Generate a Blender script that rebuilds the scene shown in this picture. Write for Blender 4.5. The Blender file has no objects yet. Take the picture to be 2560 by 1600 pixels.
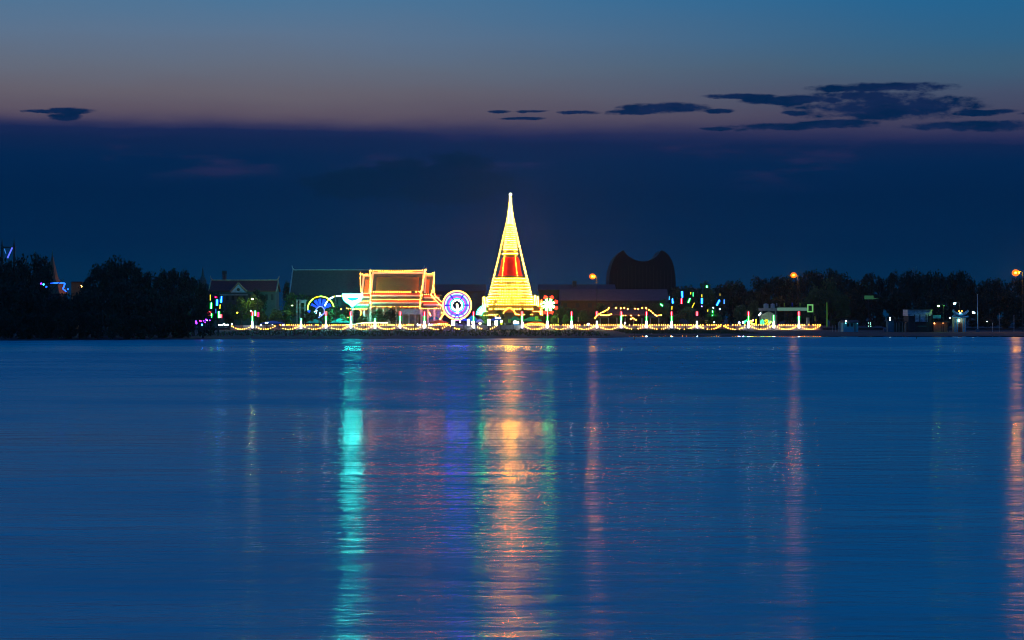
import bpy, math, random
from mathutils import Vector
PI = math.pi
R = random.Random(7)
scene = bpy.context.scene
col = scene.collection

# ------------------------------------------------------------------ camera, sky, exposure
F = 5320.0; CAMH = 8.0; HOR = 765.0        # focal length and horizon in photo pixels, eye height in metres
cam = bpy.data.cameras.new('camera')
cam.sensor_width = 36; cam.lens = 36 * F / 2560; cam.clip_start = 1; cam.clip_end = 9000
co = bpy.data.objects.new('camera', cam); col.objects.link(co)
co.location = (0, 0, CAMH); co.rotation_euler = (math.radians(90) + math.atan((800 - HOR) / F) * 1, 0, 0)
co.rotation_euler.x = math.radians(90) - math.atan((800 - HOR) / F)
scene.camera = co
scene.view_settings.view_transform = 'Standard'; scene.view_settings.look = 'None'
scene.view_settings.exposure = 0; scene.view_settings.gamma = 1
scene.cycles.use_denoising = True; scene.cycles.denoising_prefilter = 'ACCURATE'
scene.cycles.max_bounces = 5; scene.cycles.diffuse_bounces = 2; scene.cycles.glossy_bounces = 3
scene.cycles.volume_bounces = 0; scene.cycles.sample_clamp_indirect = 4
scene.cycles.use_light_tree = True; scene.cycles.pixel_filter_type = 'BOX'

def lin(r, g, b):
    f = lambda c: (c/255/12.92) if c/255 <= .04045 else ((c/255 + .055)/1.055)**2.4
    return (f(r), f(g), f(b), 1)

world = bpy.data.worlds.new('World'); scene.world = world; world.use_nodes = True
wt = world.node_tree; wt.nodes.clear()
class NT:
    def __init__(s, t): s.t = t
    def n(s, typ, **kw):
        nd = s.t.nodes.new(typ)
        for k, v in kw.items(): setattr(nd, k, v)
        return nd
    def put(s, inp, v):
        if isinstance(v, (int, float)): inp.default_value = v
        elif isinstance(v, tuple): inp.default_value = v
        else: s.t.links.new(v, inp)
    def m(s, op, a, b=0.0, c=None, clamp=False):
        nd = s.n('ShaderNodeMath', operation=op, use_clamp=clamp)
        s.put(nd.inputs[0], a)
        if len(nd.inputs) > 1: s.put(nd.inputs[1], b)
        if c is not None: s.put(nd.inputs[2], c)
        return nd.outputs[0]
    def ramp(s, fac, stops, mode='LINEAR'):
        nd = s.n('ShaderNodeValToRGB'); nd.color_ramp.interpolation = mode
        e = nd.color_ramp.elements
        e[0].position, e[0].color = stops[0]; e[1].position, e[1].color = stops[-1]
        for p, c in stops[1:-1]:
            x = e.new(p); x.color = c
        s.put(nd.inputs[0], fac); return nd.outputs[0]
    def mix(s, f, a, b):
        nd = s.n('ShaderNodeMix', data_type='RGBA')
        s.put(nd.inputs[0], f); s.put(nd.inputs[6], a); s.put(nd.inputs[7], b); return nd.outputs[2]
    def noise(s, vec, scale, detail=4, rough=.55, dim='3D'):
        nd = s.n('ShaderNodeTexNoise', noise_dimensions=dim)
        s.put(nd.inputs['Vector'], vec); nd.inputs['Scale'].default_value = scale
        nd.inputs['Detail'].default_value = detail; nd.inputs['Roughness'].default_value = rough
        return nd.outputs['Fac']
    def vec(s, x, y, z=0.0):
        nd = s.n('ShaderNodeCombineXYZ')
        s.put(nd.inputs[0], x); s.put(nd.inputs[1], y); s.put(nd.inputs[2], z); return nd.outputs[0]
    def smooth(s, v, a, b):
        nd = s.n('ShaderNodeMapRange', interpolation_type='SMOOTHSTEP')
        s.put(nd.inputs[0], v); nd.inputs[1].default_value = a; nd.inputs[2].default_value = b
        return nd.outputs[0]
W = NT(wt)
tc = W.n('ShaderNodeTexCoord'); sx = W.n('ShaderNodeSeparateXYZ'); wt.links.new(tc.outputs['Generated'], sx.inputs[0])
az = W.m('MULTIPLY', W.m('ARCTAN2', sx.outputs[0], sx.outputs[1]), F / 1000)       # thousandths of a photo pixel
el = W.m('MULTIPLY', W.m('ARCSINE', sx.outputs[2]), F / 1000)
v = W.vec(az, W.m('MULTIPLY', el, 5.0))
n1 = W.m('SUBTRACT', W.noise(v, 2.2, 5), .5)
n2 = W.m('SUBTRACT', W.noise(W.vec(az, W.m('MULTIPLY', el, 3.0), 3.7), 9.0, 6, .6), .5)
azt = W.m('ADD', W.m('MULTIPLY', az, .39), .5, clamp=True)                            # 0 at the left edge, 1 at the right
elb = W.m('ADD', W.m('ADD', el, W.m('MULTIPLY', n1, .045)), W.m('MULTIPLY', azt, .020))
def sky_stops(rows): return [(max(0, (HOR - y) / 1000 / 3.2), lin(*c)) for y, c in rows]
bank = [(765, (0, 44, 80)), (690, (0, 42, 78)), (600, (0, 36, 74)), (480, (0, 34, 73)), (400, (2, 37, 78)), (352, (14, 37, 79)), (322, (26, 40, 84)), (306, (70, 64, 92))]
left = bank + [(285, (92, 82, 98)), (235, (101, 96, 108)), (170, (99, 107, 124)), (90, (92, 115, 142)), (0, (76, 117, 152)), (-150, (10, 98, 145)), (-400, (0, 112, 172)), (-900, (0, 106, 180)), (-2300, (0, 60, 150))]
right = bank[:-2] + [(338, (30, 42, 84)), (322, (50, 52, 88)), (280, (68, 68, 94)), (225, (68, 80, 106)), (160, (60, 93, 120)), (90, (47, 97, 134)), (0, (35, 99, 144)), (-150, (8, 108, 158)), (-400, (0, 114, 176)), (-900, (0, 106, 180)), (-2300, (0, 60, 150))]
elt = W.m('DIVIDE', elb, 3.2)
sky = W.mix(W.smooth(azt, .25, 1.0), W.ramp(elt, sky_stops(left)), W.ramp(elt, sky_stops(right)))
# faint purple patches inside the cloud bank, and the tops of the cumulus behind it
pat = W.m('MULTIPLY', W.smooth(n1, .02, .22), W.m('MULTIPLY', W.smooth(elb, .30, .38), W.m('SUBTRACT', 1.0, W.smooth(elb, .41, .46))))
sky = W.mix(W.m('MULTIPLY', pat, .8), sky, lin(46, 44, 86))
n3 = W.m('SUBTRACT', W.noise(W.vec(az, W.m('MULTIPLY', el, 2.6), 1.2), 26.0, 6, .65), .5)
def clouds(items, warp):
    cov = -2.0
    pa = W.m('ADD', az, W.m('MULTIPLY', n2, warp)); pe = W.m('ADD', el, W.m('MULTIPLY', n2, warp * .22))
    for px, py, rx, ry in items:
        a = W.m('DIVIDE', W.m('SUBTRACT', pa, (px - 1280) / 1000), rx / 1000)
        b = W.m('DIVIDE', W.m('SUBTRACT', pe, (HOR - py) / 1000), ry / 1000)
        d = W.m('ADD', W.m('MULTIPLY', a, a), W.m('MULTIPLY', b, b))
        cov = W.m('MAXIMUM', cov, W.m('SUBTRACT', 1.5, d))
    return W.smooth(W.m('ADD', cov, W.m('ADD', W.m('MULTIPLY', n2, 2.4), W.m('MULTIPLY', n3, 1.8))), .0, 1.15)
cl = clouds([(190, 289, 56, 8), (185, 302, 34, 13), (118, 291, 40, 4), (1245, 281, 30, 4), (1325, 281, 42, 4), (1308, 298, 54, 4),
             (1440, 284, 56, 5), (1660, 273, 105, 13), (1600, 282, 75, 8), (1800, 281, 34, 6), (1850, 245, 90, 6), (1990, 256, 120, 11),
             (2210, 230, 165, 13), (2150, 255, 170, 18), (2200, 276, 215, 31), (2440, 293, 80, 7), (1985, 288, 40, 7),
             (1790, 325, 45, 4), (1990, 321, 170, 9), (2100, 313, 90, 8), (2420, 327, 180, 13), (2545, 300, 30, 4)], .07)
sky = W.mix(W.m('MULTIPLY', cl, W.m('ADD', 1.05, W.m('MULTIPLY', n3, .9)), clamp=True), sky, W.mix(W.smooth(n2, -.12, .15), lin(18, 39, 80), lin(3, 35, 74)))
cu = clouds([(1010, 420, 70, 24), (1150, 420, 85, 44), (1100, 460, 190, 50), (900, 460, 120, 40)], .05)
sky = W.mix(W.m('MULTIPLY', cu, .8), sky, lin(0, 31, 64))
# last daylight from the analytic sky, far below the horizon, faint
nis = W.n('ShaderNodeTexSky', sky_type='NISHITA', sun_disc=False)
nis.sun_elevation = math.radians(-6); nis.sun_rotation = math.radians(160)
addn = W.n('ShaderNodeMix', data_type='RGBA', blend_type='ADD')
addn.inputs[0].default_value = .02; W.put(addn.inputs[6], sky); W.put(addn.inputs[7], nis.outputs[0])
bg = W.n('ShaderNodeBackground'); wt.links.new(addn.outputs[2], bg.inputs[0]); bg.inputs[1].default_value = 1.0
wo = W.n('ShaderNodeOutputWorld'); wt.links.new(bg.outputs[0], wo.inputs[0])

# ------------------------------------------------------------------ helpers
def X(px, Y): return (px - 1280) * Y / F
def Z(py, Y): return CAMH + (HOR - py) * Y / F
def P(px, py, Y): return Vector((X(px, Y), Y, Z(py, Y)))
MATS = {}
def mat(name, c, rough=.8, var=.25, scale=1.5, metal=0):
    if name in MATS: return MATS[name]
    m = bpy.data.materials.new(name); m.use_nodes = True; t = NT(m.node_tree)
    b = m.node_tree.nodes['Principled BSDF']
    tcn = t.n('ShaderNodeTexCoord')
    n = t.noise(tcn.outputs['Object'], scale, 5)
    c4 = tuple(c) + (1,)
    dk = tuple(x * (1 - var) for x in c) + (1,); lt = tuple(min(1, x * (1 + var)) for x in c) + (1,)
    t.put(b.inputs['Base Color'], t.ramp(n, [(.3, dk), (.5, c4), (.7, lt)]))
    b.inputs['Roughness'].default_value = rough; b.inputs['Metallic'].default_value = metal
    MATS[name] = m; return m
def emis(name, c, s):
    if name in MATS: return MATS[name]
    m = bpy.data.materials.new(name); m.use_nodes = True
    nt = m.node_tree; nt.nodes.clear()
    e = nt.nodes.new('ShaderNodeEmission'); o = nt.nodes.new('ShaderNodeOutputMaterial')
    e.inputs[0].default_value = tuple(c) + (1,); e.inputs[1].default_value = s
    nt.links.new(e.outputs[0], o.inputs[0]); MATS[name] = m; return m

class MB:
    def __init__(s): s.v = []; s.f = []
    def add(s, vs, fs):
        k = len(s.v); s.v += [tuple(a) for a in vs]; s.f += [tuple(i + k for i in f) for f in fs]; return s
    def box(s, a, b):
        x0, y0, z0 = a; x1, y1, z1 = b
        return s.add([(x0,y0,z0),(x1,y0,z0),(x1,y1,z0),(x0,y1,z0),(x0,y0,z1),(x1,y0,z1),(x1,y1,z1),(x0,y1,z1)],
                     [(0,3,2,1),(4,5,6,7),(0,1,5,4),(1,2,6,5),(2,3,7,6),(3,0,4,7)])
    def tube(s, pts, r, n=6, r2=None):
        pts = [Vector(p) for p in pts]; rings = []; vs = []
        for i, p in enumerate(pts):
            d = (pts[min(i+1, len(pts)-1)] - pts[max(i-1, 0)])
            d = d.normalized() if d.length > 1e-9 else Vector((0, 0, 1))
            u = d.cross(Vector((0, 1, 0)) if abs(d.y) < .9 else Vector((1, 0, 0))).normalized(); w = d.cross(u)
            rr = r if r2 is None else r + (r2 - r) * i / (len(pts) - 1)
            vs += [p + (u * math.cos(2*PI*k/n) + w * math.sin(2*PI*k/n)) * rr for k in range(n)]
        fs = []
        for i in range(len(pts) - 1):
            fs += [(i*n+k, i*n+(k+1) % n, (i+1)*n+(k+1) % n, (i+1)*n+k) for k in range(n)]
        fs += [tuple(range(n-1, -1, -1)), tuple((len(pts)-1)*n + k for k in range(n))]
        return s.add(vs, fs)
    def ball(s, c, r, n=8, m=5, sz=1.0):
        c = Vector(c); vs = [c + Vector((0, 0, r*sz))]
        for j in range(1, m):
            a = PI*j/m
            vs += [c + Vector((r*math.sin(a)*math.cos(2*PI*k/n), r*math.sin(a)*math.sin(2*PI*k/n), r*sz*math.cos(a))) for k in range(n)]
        vs.append(c - Vector((0, 0, r*sz))); fs = []
        for k in range(n): fs.append((0, 1+k, 1+(k+1) % n))
        for j in range(m-2): fs += [(1+j*n+k, 1+(j+1)*n+k, 1+(j+1)*n+(k+1) % n, 1+j*n+(k+1) % n) for k in range(n)]
        b = 1+(m-2)*n; fs += [(b+k, len(vs)-1, b+(k+1) % n) for k in range(n)]
        return s.add(vs, fs)
    def lathe(s, c, prof, n=24, sides=None):
        c = Vector(c); vs = []; fs = []; m = len(prof)
        for r, z in prof: vs += [c + Vector((r*math.cos(2*PI*(k+.5)/n), r*math.sin(2*PI*(k+.5)/n), z)) for k in range(n)]
        for i in range(m-1): fs += [(i*n+k, i*n+(k+1) % n, (i+1)*n+(k+1) % n, (i+1)*n+k) for k in range(n)]
        fs += [tuple(range(n-1, -1, -1)), tuple((m-1)*n+k for k in range(n))]
        return s.add(vs, fs)
    def prism(s, poly, a, b, axis='y'):
        """closed outline poly (two coordinates) pushed from a to b along axis"""
        n = len(poly)
        if axis == 'y': vs = [(p[0], a, p[1]) for p in poly] + [(p[0], b, p[1]) for p in poly]
        elif axis == 'x': vs = [(a, p[0], p[1]) for p in poly] + [(b, p[0], p[1]) for p in poly]
        else: vs = [(p[0], p[1], a) for p in poly] + [(p[0], p[1], b) for p in poly]
        fs = [tuple(range(n)), tuple(range(2*n-1, n-1, -1))] + [(i, i+n, (i+1) % n + n, (i+1) % n) for i in range(n)]
        return s.add(vs, fs)
    def build(s, name, m, parent=None, loc=None, smooth=False):
        o0 = Vector(loc) if loc is not None else (Vector(parent['o']) if parent is not None else Vector((0, 0, 0)))
        me = bpy.data.meshes.new(name); me.from_pydata([Vector(a) - o0 for a in s.v], [], s.f); me.update()
        if smooth:
            for p in me.polygons: p.use_smooth = True
        me.materials.append(m)
        o = bpy.data.objects.new(name, me); col.objects.link(o)
        if parent is not None: o.parent = parent
        else: o.location = o0
        o['o'] = tuple(o0)
        return o
def tag(o, label, cat, group=None):
    o['label'] = label; o['category'] = cat
    if group: o['group'] = group
    return o
def thing(name, label, cat, loc, group=None):
    o = bpy.data.objects.new(name, None); col.objects.link(o); o.location = loc; o['o'] = tuple(loc); o.empty_display_size = .3
    return tag(o, label, cat, group)
def copy_tree(src, loc, label=None, scl=None, rz=0, group=None):
    c = src.copy(); col.objects.link(c); c.location = loc; c['o'] = tuple(loc); c.rotation_euler = (0, 0, rz)
    if scl: c.scale = scl
    if label: c['label'] = label
    if group: c['group'] = group
    for ch in src.children:
        d = ch.copy(); col.objects.link(d); d.parent = c
        for g in ch.children:
            e = g.copy(); col.objects.link(e); e.parent = d
    return c
ORD = ['first','second','third','fourth','fifth','sixth','seventh','eighth','ninth','tenth','eleventh','twelfth','thirteenth','fourteenth','fifteenth','sixteenth','seventeenth','eighteenth','nineteenth','twentieth','twenty-first','twenty-second','twenty-third','twenty-fourth','twenty-fifth','twenty-sixth']

WARM = emis('warm_bulb', (1, .27, .02), 48); WARMC = emis('warm_bulb_pagoda', (1, .44, .02), 175); WARMT = emis('warm_bulb_temple', (1, .28, .02), 60); WARMP = emis('warm_bulb_cloth', (1, .30, .02), 60)
CORD = mat('dark_cord', (.03, .03, .03))
bm_ = MB().ball((0, 0, 0), 1, 6, 4)
BULB = bpy.data.meshes.new('bulb'); BULB.from_pydata(bm_.v, [], bm_.f)
BULB.materials.append(WARM); BULB.materials.append(CORD)
for p in BULB.polygons: p.material_index = 1 if p.center.y > .05 or p.index >= 24 else 0  # back half blacked out so less light reaches the surface behind
bm_.add([(.4*math.cos(k*PI/3), 1.0, .4*math.sin(k*PI/3)) for k in range(6)] + [(1.7*math.cos(k*PI/3), -.55, 1.7*math.sin(k*PI/3)) for k in range(6)], [(k, (k+1) % 6, 6+(k+1) % 6, 6+k) for k in range(6)])  # dark hood added round pagoda bulbs to keep their light off the plaster
CUP = bpy.data.meshes.new('bulb'); CUP.from_pydata(bm_.v, [], bm_.f); CUP.materials.append(WARMC); CUP.materials.append(CORD)
for p in CUP.polygons: p.material_index = 1 if p.center.y > .05 or p.index >= 24 else 0
PLAIN = BULB.copy(); PLAIN.materials[0] = WARMP
for p in PLAIN.polygons: p.material_index = 0
bulb_meshes = {'warm_bulb': BULB, 'warm_bulb_pagoda': CUP, 'warm_bulb_cloth': PLAIN}
PL2 = PLAIN.copy(); PL2.materials[0] = WARMT; bulb_meshes['warm_bulb_temple'] = PL2
def bulb(parent, p, r=.17, m=WARM):
    if m.name not in bulb_meshes:
        b = BULB.copy(); b.materials[0] = m; bulb_meshes[m.name] = b
    o = bpy.data.objects.new('bulb', bulb_meshes[m.name]); col.objects.link(o); o.parent = parent
    o.location = Vector(p) - Vector(parent['o']); o.scale = (r, r, r); return o
def resample(pts, step):
    pts = [Vector(p) for p in pts]; L = [0]
    for a, b in zip(pts, pts[1:]): L.append(L[-1] + (b-a).length)
    n = max(2, int(round(L[-1] / step)) + 1); out = []
    for i in range(n):
        t = L[-1] * i / (n-1); k = 0
        while k < len(L)-2 and L[k+1] < t: k += 1
        f = (t - L[k]) / max(1e-9, L[k+1]-L[k]); out.append(pts[k].lerp(pts[k+1], f))
    return out
def string(pts, step, label, group, r=.17, skip=.04, cat='string lights', m=WARM, name='string_lights', ends=True, jit=.05):
    r *= .8
    t = thing(name, label, cat, Vector(pts[0]), group)
    MB().tube(pts, .035, 4).build('cord', CORD, t)
    bs = resample(pts, step)
    if not ends: bs = bs[1:-1]
    if len(bs) > 100:
        k = len(bs) - 100; rest = bs[:k]; bs = bs[k:]
        mb = MB()
        for p in rest: mb.ball(p, r, 6, 4)
        o = mb.build('bulb', m, t); o['kind'] = 'stuff'
    for p in bs:
        if R.random() < skip: continue
        bulb(t, p + Vector((R.uniform(-jit, jit), 0, R.uniform(-jit, jit) - .08)), r * R.uniform(.8, 1.15), m)
    return t
def structure(o): o['kind'] = 'structure'; return o

# ------------------------------------------------------------------ water, ground
wm = bpy.data.materials.new('river_water'); wm.use_nodes = True; T = NT(wm.node_tree)
b = wm.node_tree.nodes['Principled BSDF']
g = T.n('ShaderNodeNewGeometry'); s_ = T.n('ShaderNodeSeparateXYZ'); T.put(s_.inputs[0], g.outputs['Position'])
wx, wy = s_.outputs[0], s_.outputs[1]
calm = T.smooth(T.m('ADD', wy, T.m('MULTIPLY', T.noise(T.vec(T.m('MULTIPLY', wx, .01), 0.0), 1.0, 2), 8.0)), 549, 555)
# ripples: three sizes, wave crests longer than they are wide
w1 = T.noise(T.vec(T.m('MULTIPLY', wx, .42), wy, .3), 2.6, 5, .6)
w2 = T.noise(T.vec(T.m('MULTIPLY', wx, .34), wy, 5.3), .55, 4, .55)
w3 = T.noise(T.vec(T.m('MULTIPLY', wx, .17), wy, 9.3), .10, 4, .6)
bump = T.n('ShaderNodeBump'); bump.inputs['Distance'].default_value = 1.0
hgt = T.m('ADD', T.m('MULTIPLY', w1, .05), T.m('ADD', T.m('MULTIPLY', w2, .24), T.m('MULTIPLY', w3, .55)))
T.put(bump.inputs['Height'], hgt)
w4 = T.noise(T.vec(T.m('MULTIPLY', wx, .02), T.m('MULTIPLY', wy, .045), 2.2), 1.0, 4, .55)
T.put(bump.inputs['Strength'], T.m('MULTIPLY', T.m('SUBTRACT', 1.0, calm), T.m('ADD', .16, T.m('MULTIPLY', w4, .72))))
T.put(b.inputs['Normal'], bump.outputs[0])
# wind bands lying across the river
bands = T.ramp(T.m('DIVIDE', T.m('ADD', wy, T.m('MULTIPLY', T.m('SUBTRACT', T.noise(T.vec(T.m('MULTIPLY', wx, .03), T.m('MULTIPLY', wy, .02)), 1.0, 6, .6), .5), 130.0)), 600.0),
    [(p, (c_, c_, c_, 1)) for p, c_ in [(0, .21), (.13, .18), (.225, .145), (.275, .22), (.50, .27), (.61, .28), (.65, .20), (.685, .20), (.73, .30), (1, .30)]])
pch = T.m('ADD', .45, T.m('MULTIPLY', T.noise(T.vec(T.m('MULTIPLY', wx, .035), T.m('MULTIPLY', wy, .07), 4.4), 1.0, 5, .6), 1.1))
bands = T.m('MULTIPLY', bands, pch)
T.put(b.inputs['Roughness'], T.m('MULTIPLY', bands, T.m('SUBTRACT', 1.0, T.m('MULTIPLY', calm, .93))))
tg = T.vec(0.0, 1.0, 0.0); T.put(b.inputs['Tangent'], tg); b.inputs['Anisotropic'].default_value = .85
b.inputs['Base Color'].default_value = (.0, .46, .40, 1); b.inputs['IOR'].default_value = 1.333
water = structure(MB().add([(-800, -60, 0), (800, -60, 0), (800, 900, 0), (-800, 900, 0)], [(0, 1, 2, 3)]).build('water', wm))

MUD = mat('river_mud', (.018, .016, .012), .9, .4, .3)
EARTH = mat('earth', (.06, .055, .045), .95, .4, .2)
shore = [(-6800, 853), (-600, 853), (0, 852), (200, 850.5), (440, 849), (860, 847.5), (1160, 847), (1215, 846.6), (1300, 846), (1500, 845), (1572, 843.5), (1578, 838.6), (1882, 838.6),
         (1886, 841), (2008, 841.3), (2010, 839.4), (2052, 839.4), (2055, 841), (2560, 840.4), (3200, 840.4), (8600, 840)]
edge = []
for (xa, ya), (xb, yb) in zip(shore, shore[1:]):
    k = max(1, int((xb-xa)/(14 if -700 < xa < 3300 and xb < 3300 else 200)))
    for i in range(k):
        px = xa+(xb-xa)*i/k; py = ya+(yb-ya)*i/k
        Y = CAMH*F/(py-HOR) + R.uniform(-2.2, 2.2); edge.append((X(px, Y), Y))
mb = MB(); n = len(edge)
vs = [(x, y, -.4) for x, y in edge] + [(x, y+.8, .04) for x, y in edge] + [(x, min(692, y+40), .2+R.uniform(-.08, .08)) for x, y in edge] + [(x, 700.1, .14) for x, y in edge]
fs = [(r*n+i, r*n+i+1, (r+1)*n+i+1, (r+1)*n+i) for r in range(3) for i in range(n-1)]
structure(mb.add(vs, fs).build('mud_bank', MUD))
structure(MB().add([(-800, 700.15, .8), (800, 700.15, .8), (800, 1200, 1.0), (-800, 1200, 1.0), (-800, 700.15, -.3), (800, 700.15, -.3)], [(0, 1, 2, 3), (4, 5, 1, 0)]).build('ground', EARTH))
# grass on the spit of the bank and along its edge
GRASS = mat('bank_grass', (.10, .11, .03), .9, .5, .5)
mb = MB()
for i in range(5200):
    if i < 2600: x = R.uniform(X(1560, 610), X(1885, 610)); y = R.uniform(596, 690)
    else: x = R.uniform(X(560, 620), X(1500, 620)); y = R.uniform(545, 690)
    a = R.uniform(0, PI); h = R.uniform(.2, .6); w = .25
    mb.add([(x-w*math.cos(a), y-w*math.sin(a), .25), (x+w*math.cos(a), y+w*math.sin(a), .25), (x+R.uniform(-.2,.2), y, .3+h)], [(0, 1, 2)])
o = mb.build('grass', GRASS); o['kind'] = 'stuff'; o['label'] = 'low grass growing on the dark mud bank below the promenade wall'

# ------------------------------------------------------------------ promenade wall, light posts, garlands
CONC = mat('pale_concrete', (.36, .33, .30), .85, .2, .8)
CONCD = mat('dark_concrete', (.10, .095, .09), .9, .3, .8)
STEEL = mat('painted_steel', (.03, .03, .032), .6)
YW = 700.0
wall = thing('promenade_wall', 'long low pale concrete river wall carrying the swags of warm bulbs', 'wall', (X(575, YW), YW, 0))
MB().box((X(575, YW), YW, .1), (X(2056, YW), YW+.4, 1.55)).build('parapet', CONC, wall)
MB().box((X(560, YW), YW-.5, -.35), (X(2058, YW), YW-.01, .0)).build('footing', CONCD, wall)
mb = MB()
x = X(575, YW)
while x < X(2056, YW):
    mb.box((x-.15, YW-.16, .05), (x+.15, YW-.003, 1.72)); x += 4.05
mb.build('pilaster', CONCD, wall)
MB().box((X(575, YW), YW-.06, 1.553), (X(2056, YW), YW+.46, 1.68)).build('coping', CONC, wall)

RED = emis('red_tube', (1, .10, .12), 14); GREEN = emis('green_tube', (.10, 1, .3), 24); WHITE = emis('white_tube', (.72, .92, 1), 24)
BLUE = emis('blue_tube', (.01, .20, 1), 55); YELLOW = emis('yellow_tube', (1, .80, .03), 1.8)
CYAN = emis('cyan_tube', (.05, .9, 1), 5); PURPLE = emis('purple_light', (.25, .03, 1), 5); MAGENTA = emis('magenta_light', (1, .05, .5), 3)
NG = emis('neon_green', (.05, 1, .25), 3.0)
def halo(name, c, s):  # see-through glowing shell, added round a light to draw its halo
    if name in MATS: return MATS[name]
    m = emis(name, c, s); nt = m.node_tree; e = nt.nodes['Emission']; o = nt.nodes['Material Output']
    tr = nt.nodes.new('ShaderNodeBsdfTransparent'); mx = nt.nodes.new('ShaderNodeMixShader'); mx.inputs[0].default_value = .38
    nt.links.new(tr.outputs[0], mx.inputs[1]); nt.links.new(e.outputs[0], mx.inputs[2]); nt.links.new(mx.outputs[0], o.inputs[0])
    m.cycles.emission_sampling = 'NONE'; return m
lampdone = 0
HALO = {'red_tube': halo('halo_red', (1, .01, .05), 1.7), 'green_tube': halo('halo_green', (.0, 1, .05), 1.1), 'blue_tube': halo('halo_blue', (.0, .16, 1), 1.5), 'magenta_light': halo('halo_red', (1, .01, .05), 1.7)}
def light_post(px, kind, i):
    Y = 698.6; x = X(px, Y); top = {'full': 779, 'green': 789, 'low': 796, 'red': 778}[kind]
    words = {'full': 'red tube over green and white tubes', 'green': 'only a green tube over white', 'low': 'short, green, without a red tube', 'red': 'red tube and a dark gap over white'}[kind]
    t = thing('light_post', f'{ORD[i]} light post from the left, {words}', 'light post', (x, Y, -.2), 'light posts along the river wall')
    MB().tube([(x, Y, -.25), (x, Y, Z(top, Y))], .09).build('pole', STEEL, t)
    MB().box((x-.28, Y-.2, -.3), (x+.28, Y+.2, .55)).build('base', CONCD, t)
    def seg(nm, a, b, m, r=.13):
        MB().tube([(x, Y-.14, Z(a, Y)), (x, Y-.14, Z(b, Y))], r, 8).build(nm, m, t)
        if m.name in HALO: MB().tube([(x, Y-.14, Z(a-.2, Y)), (x, Y-.14, Z(b+.2, Y))], .46, 10).build('halo_sleeve', HALO[m.name], t)  # wide shell added as the coloured halo of the tube
    seg('white_tube', 820 if kind != 'low' else 821, 803, WHITE, .22)
    if kind in ('full', 'green'): seg('green_tube', 802.6, 790 if kind == 'full' else 788, GREEN)
    if kind == 'low': seg('green_tube', 802.6, 796, GREEN)
    if kind == 'full': seg('red_tube', 789.6, 779, RED)
    if kind == 'red': seg('red_tube', 790, 779, RED)
posts = [(631,'full'),(753,'low'),(815,'full'),(877,'full'),(937.5,'low'),(1000.5,'full'),(1061,'full'),(1184,'full'),(1305,'full'),(1368.5,'full'),(1429,'full'),
         (1492,'red'),(1553,'full'),(1616,'full'),(1679,'full'),(1742.5,'red'),(1871,'full'),(1934,'green'),(1997,'full')]
for i, (px, k) in enumerate(posts): light_post(px, k, i)
peaks = [575,631,692,753,815,877,937.5,1000.5,1061,1122,1184,1246,1305,1368.5,1429,1492,1553,1616,1679,1742.5,1805,1871,1934,1997,2053]
for i, (a, c) in enumerate(zip(peaks, peaks[1:])):
    if i == 11: continue
    pts = [P(a+(c-a)*k/10, 811.5+11.2*(1-(k/5-1)**2), YW-1.0) for k in range(11)]
    string(pts, .76, f'drooping swag of warm bulbs on the river wall, {ORD[i if i < 11 else i-1]} swag from the left', 'swags of bulbs along the river wall',
           .17, skip=.45 if i in (9, 10) else (.12 if i in (5, 6) else .04), ends=False)
    if i >= 2 and i not in (9, 10):
        string([P(a+3, 811.8, YW+.9), P(c-3, 811.8, YW+.9)], .76, f'straight row of warm bulbs on the rail above the {ORD[i if i < 11 else i-1]} swag', 'straight rows of bulbs along the river wall', .14, skip=.1)
rail = thing('rail', 'thin steel rail standing behind the river wall parapet', 'rail', (X(690, YW), YW+.9, .8))
MB().tube([P(690, 811.2, YW+.9), P(2053, 811.2, YW+.9)], .04, 5).build('top_bar', STEEL, rail)
mb = MB()
for i in range(44):
    px = 690 + i*31.7; mb.tube([(X(px, YW), YW+.9, .9), P(px, 811.2, YW+.9)], .035, 4)
mb.build('upright', STEEL, rail)

# ------------------------------------------------------------------ the chedi
CY = 745.0; CX = X(1276, CY); PXM = CY / F
CREAM = mat('cream_plaster', (.13, .085, .035), .8, .12, .6)
REDC = mat('red_cloth', (.95, .010, .008), .85, .1, .5)
base_z = 1.0
ch = thing('chedi', 'tall pointed pagoda outlined in warm bulbs with a red cloth wrap', 'pagoda', (CX, CY, base_z))
def zc(py): return Z(py, CY)
tiers = [(696, 33), (703, 37), (711, 37), (719, 40.5), (727, 43.5), (734.5, 47), (741.5, 52), (748, 52.5), (754, 53), (760.5, 57.5), (772, 65), (785.5, 75)]
mb = MB()
prof = [(80*PXM, base_z-.3), (80*PXM, zc(790)), (75*PXM, zc(787.5))]
prevhw = 75
for (py, hw) in reversed(tiers):
    nxt = py
    prof += [(hw*PXM, zc(py+2.2)), (hw*PXM, zc(py-.4))]
    prof += [((hw-3)*PXM, zc(py-1.2))]
prof += [(30*PXM, zc(690.5))]
mb.lathe((CX, CY, 0), prof, 40); mb.build('tiered_base', CREAM, ch)
MB().lathe((CX, CY, 0), [(31*PXM, zc(689.5)), (29.5*PXM, zc(686)), (27*PXM, zc(677)), (24.5*PXM, zc(664)), (23*PXM, zc(652)), (20.5*PXM, zc(646)), (17*PXM, zc(643))], 32).build('cloth_wrapped_bell', REDC, ch, smooth=True)
MB().lathe((CX, CY, 0), [(32*PXM, zc(690.6)), (32*PXM, zc(689.4))], 32).build('bell_rim', CREAM, ch)
MB().lathe((CX, CY, 0), [(16.5*PXM, zc(643.2)), (17.5*PXM, zc(641)), (16*PXM, zc(639)), (16*PXM, zc(631)), (18*PXM, zc(629)), (17*PXM, zc(626))], 20).build('neck', CREAM, ch)
mb = MB(); prof = []; ringpy = []
y = 623.0
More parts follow.
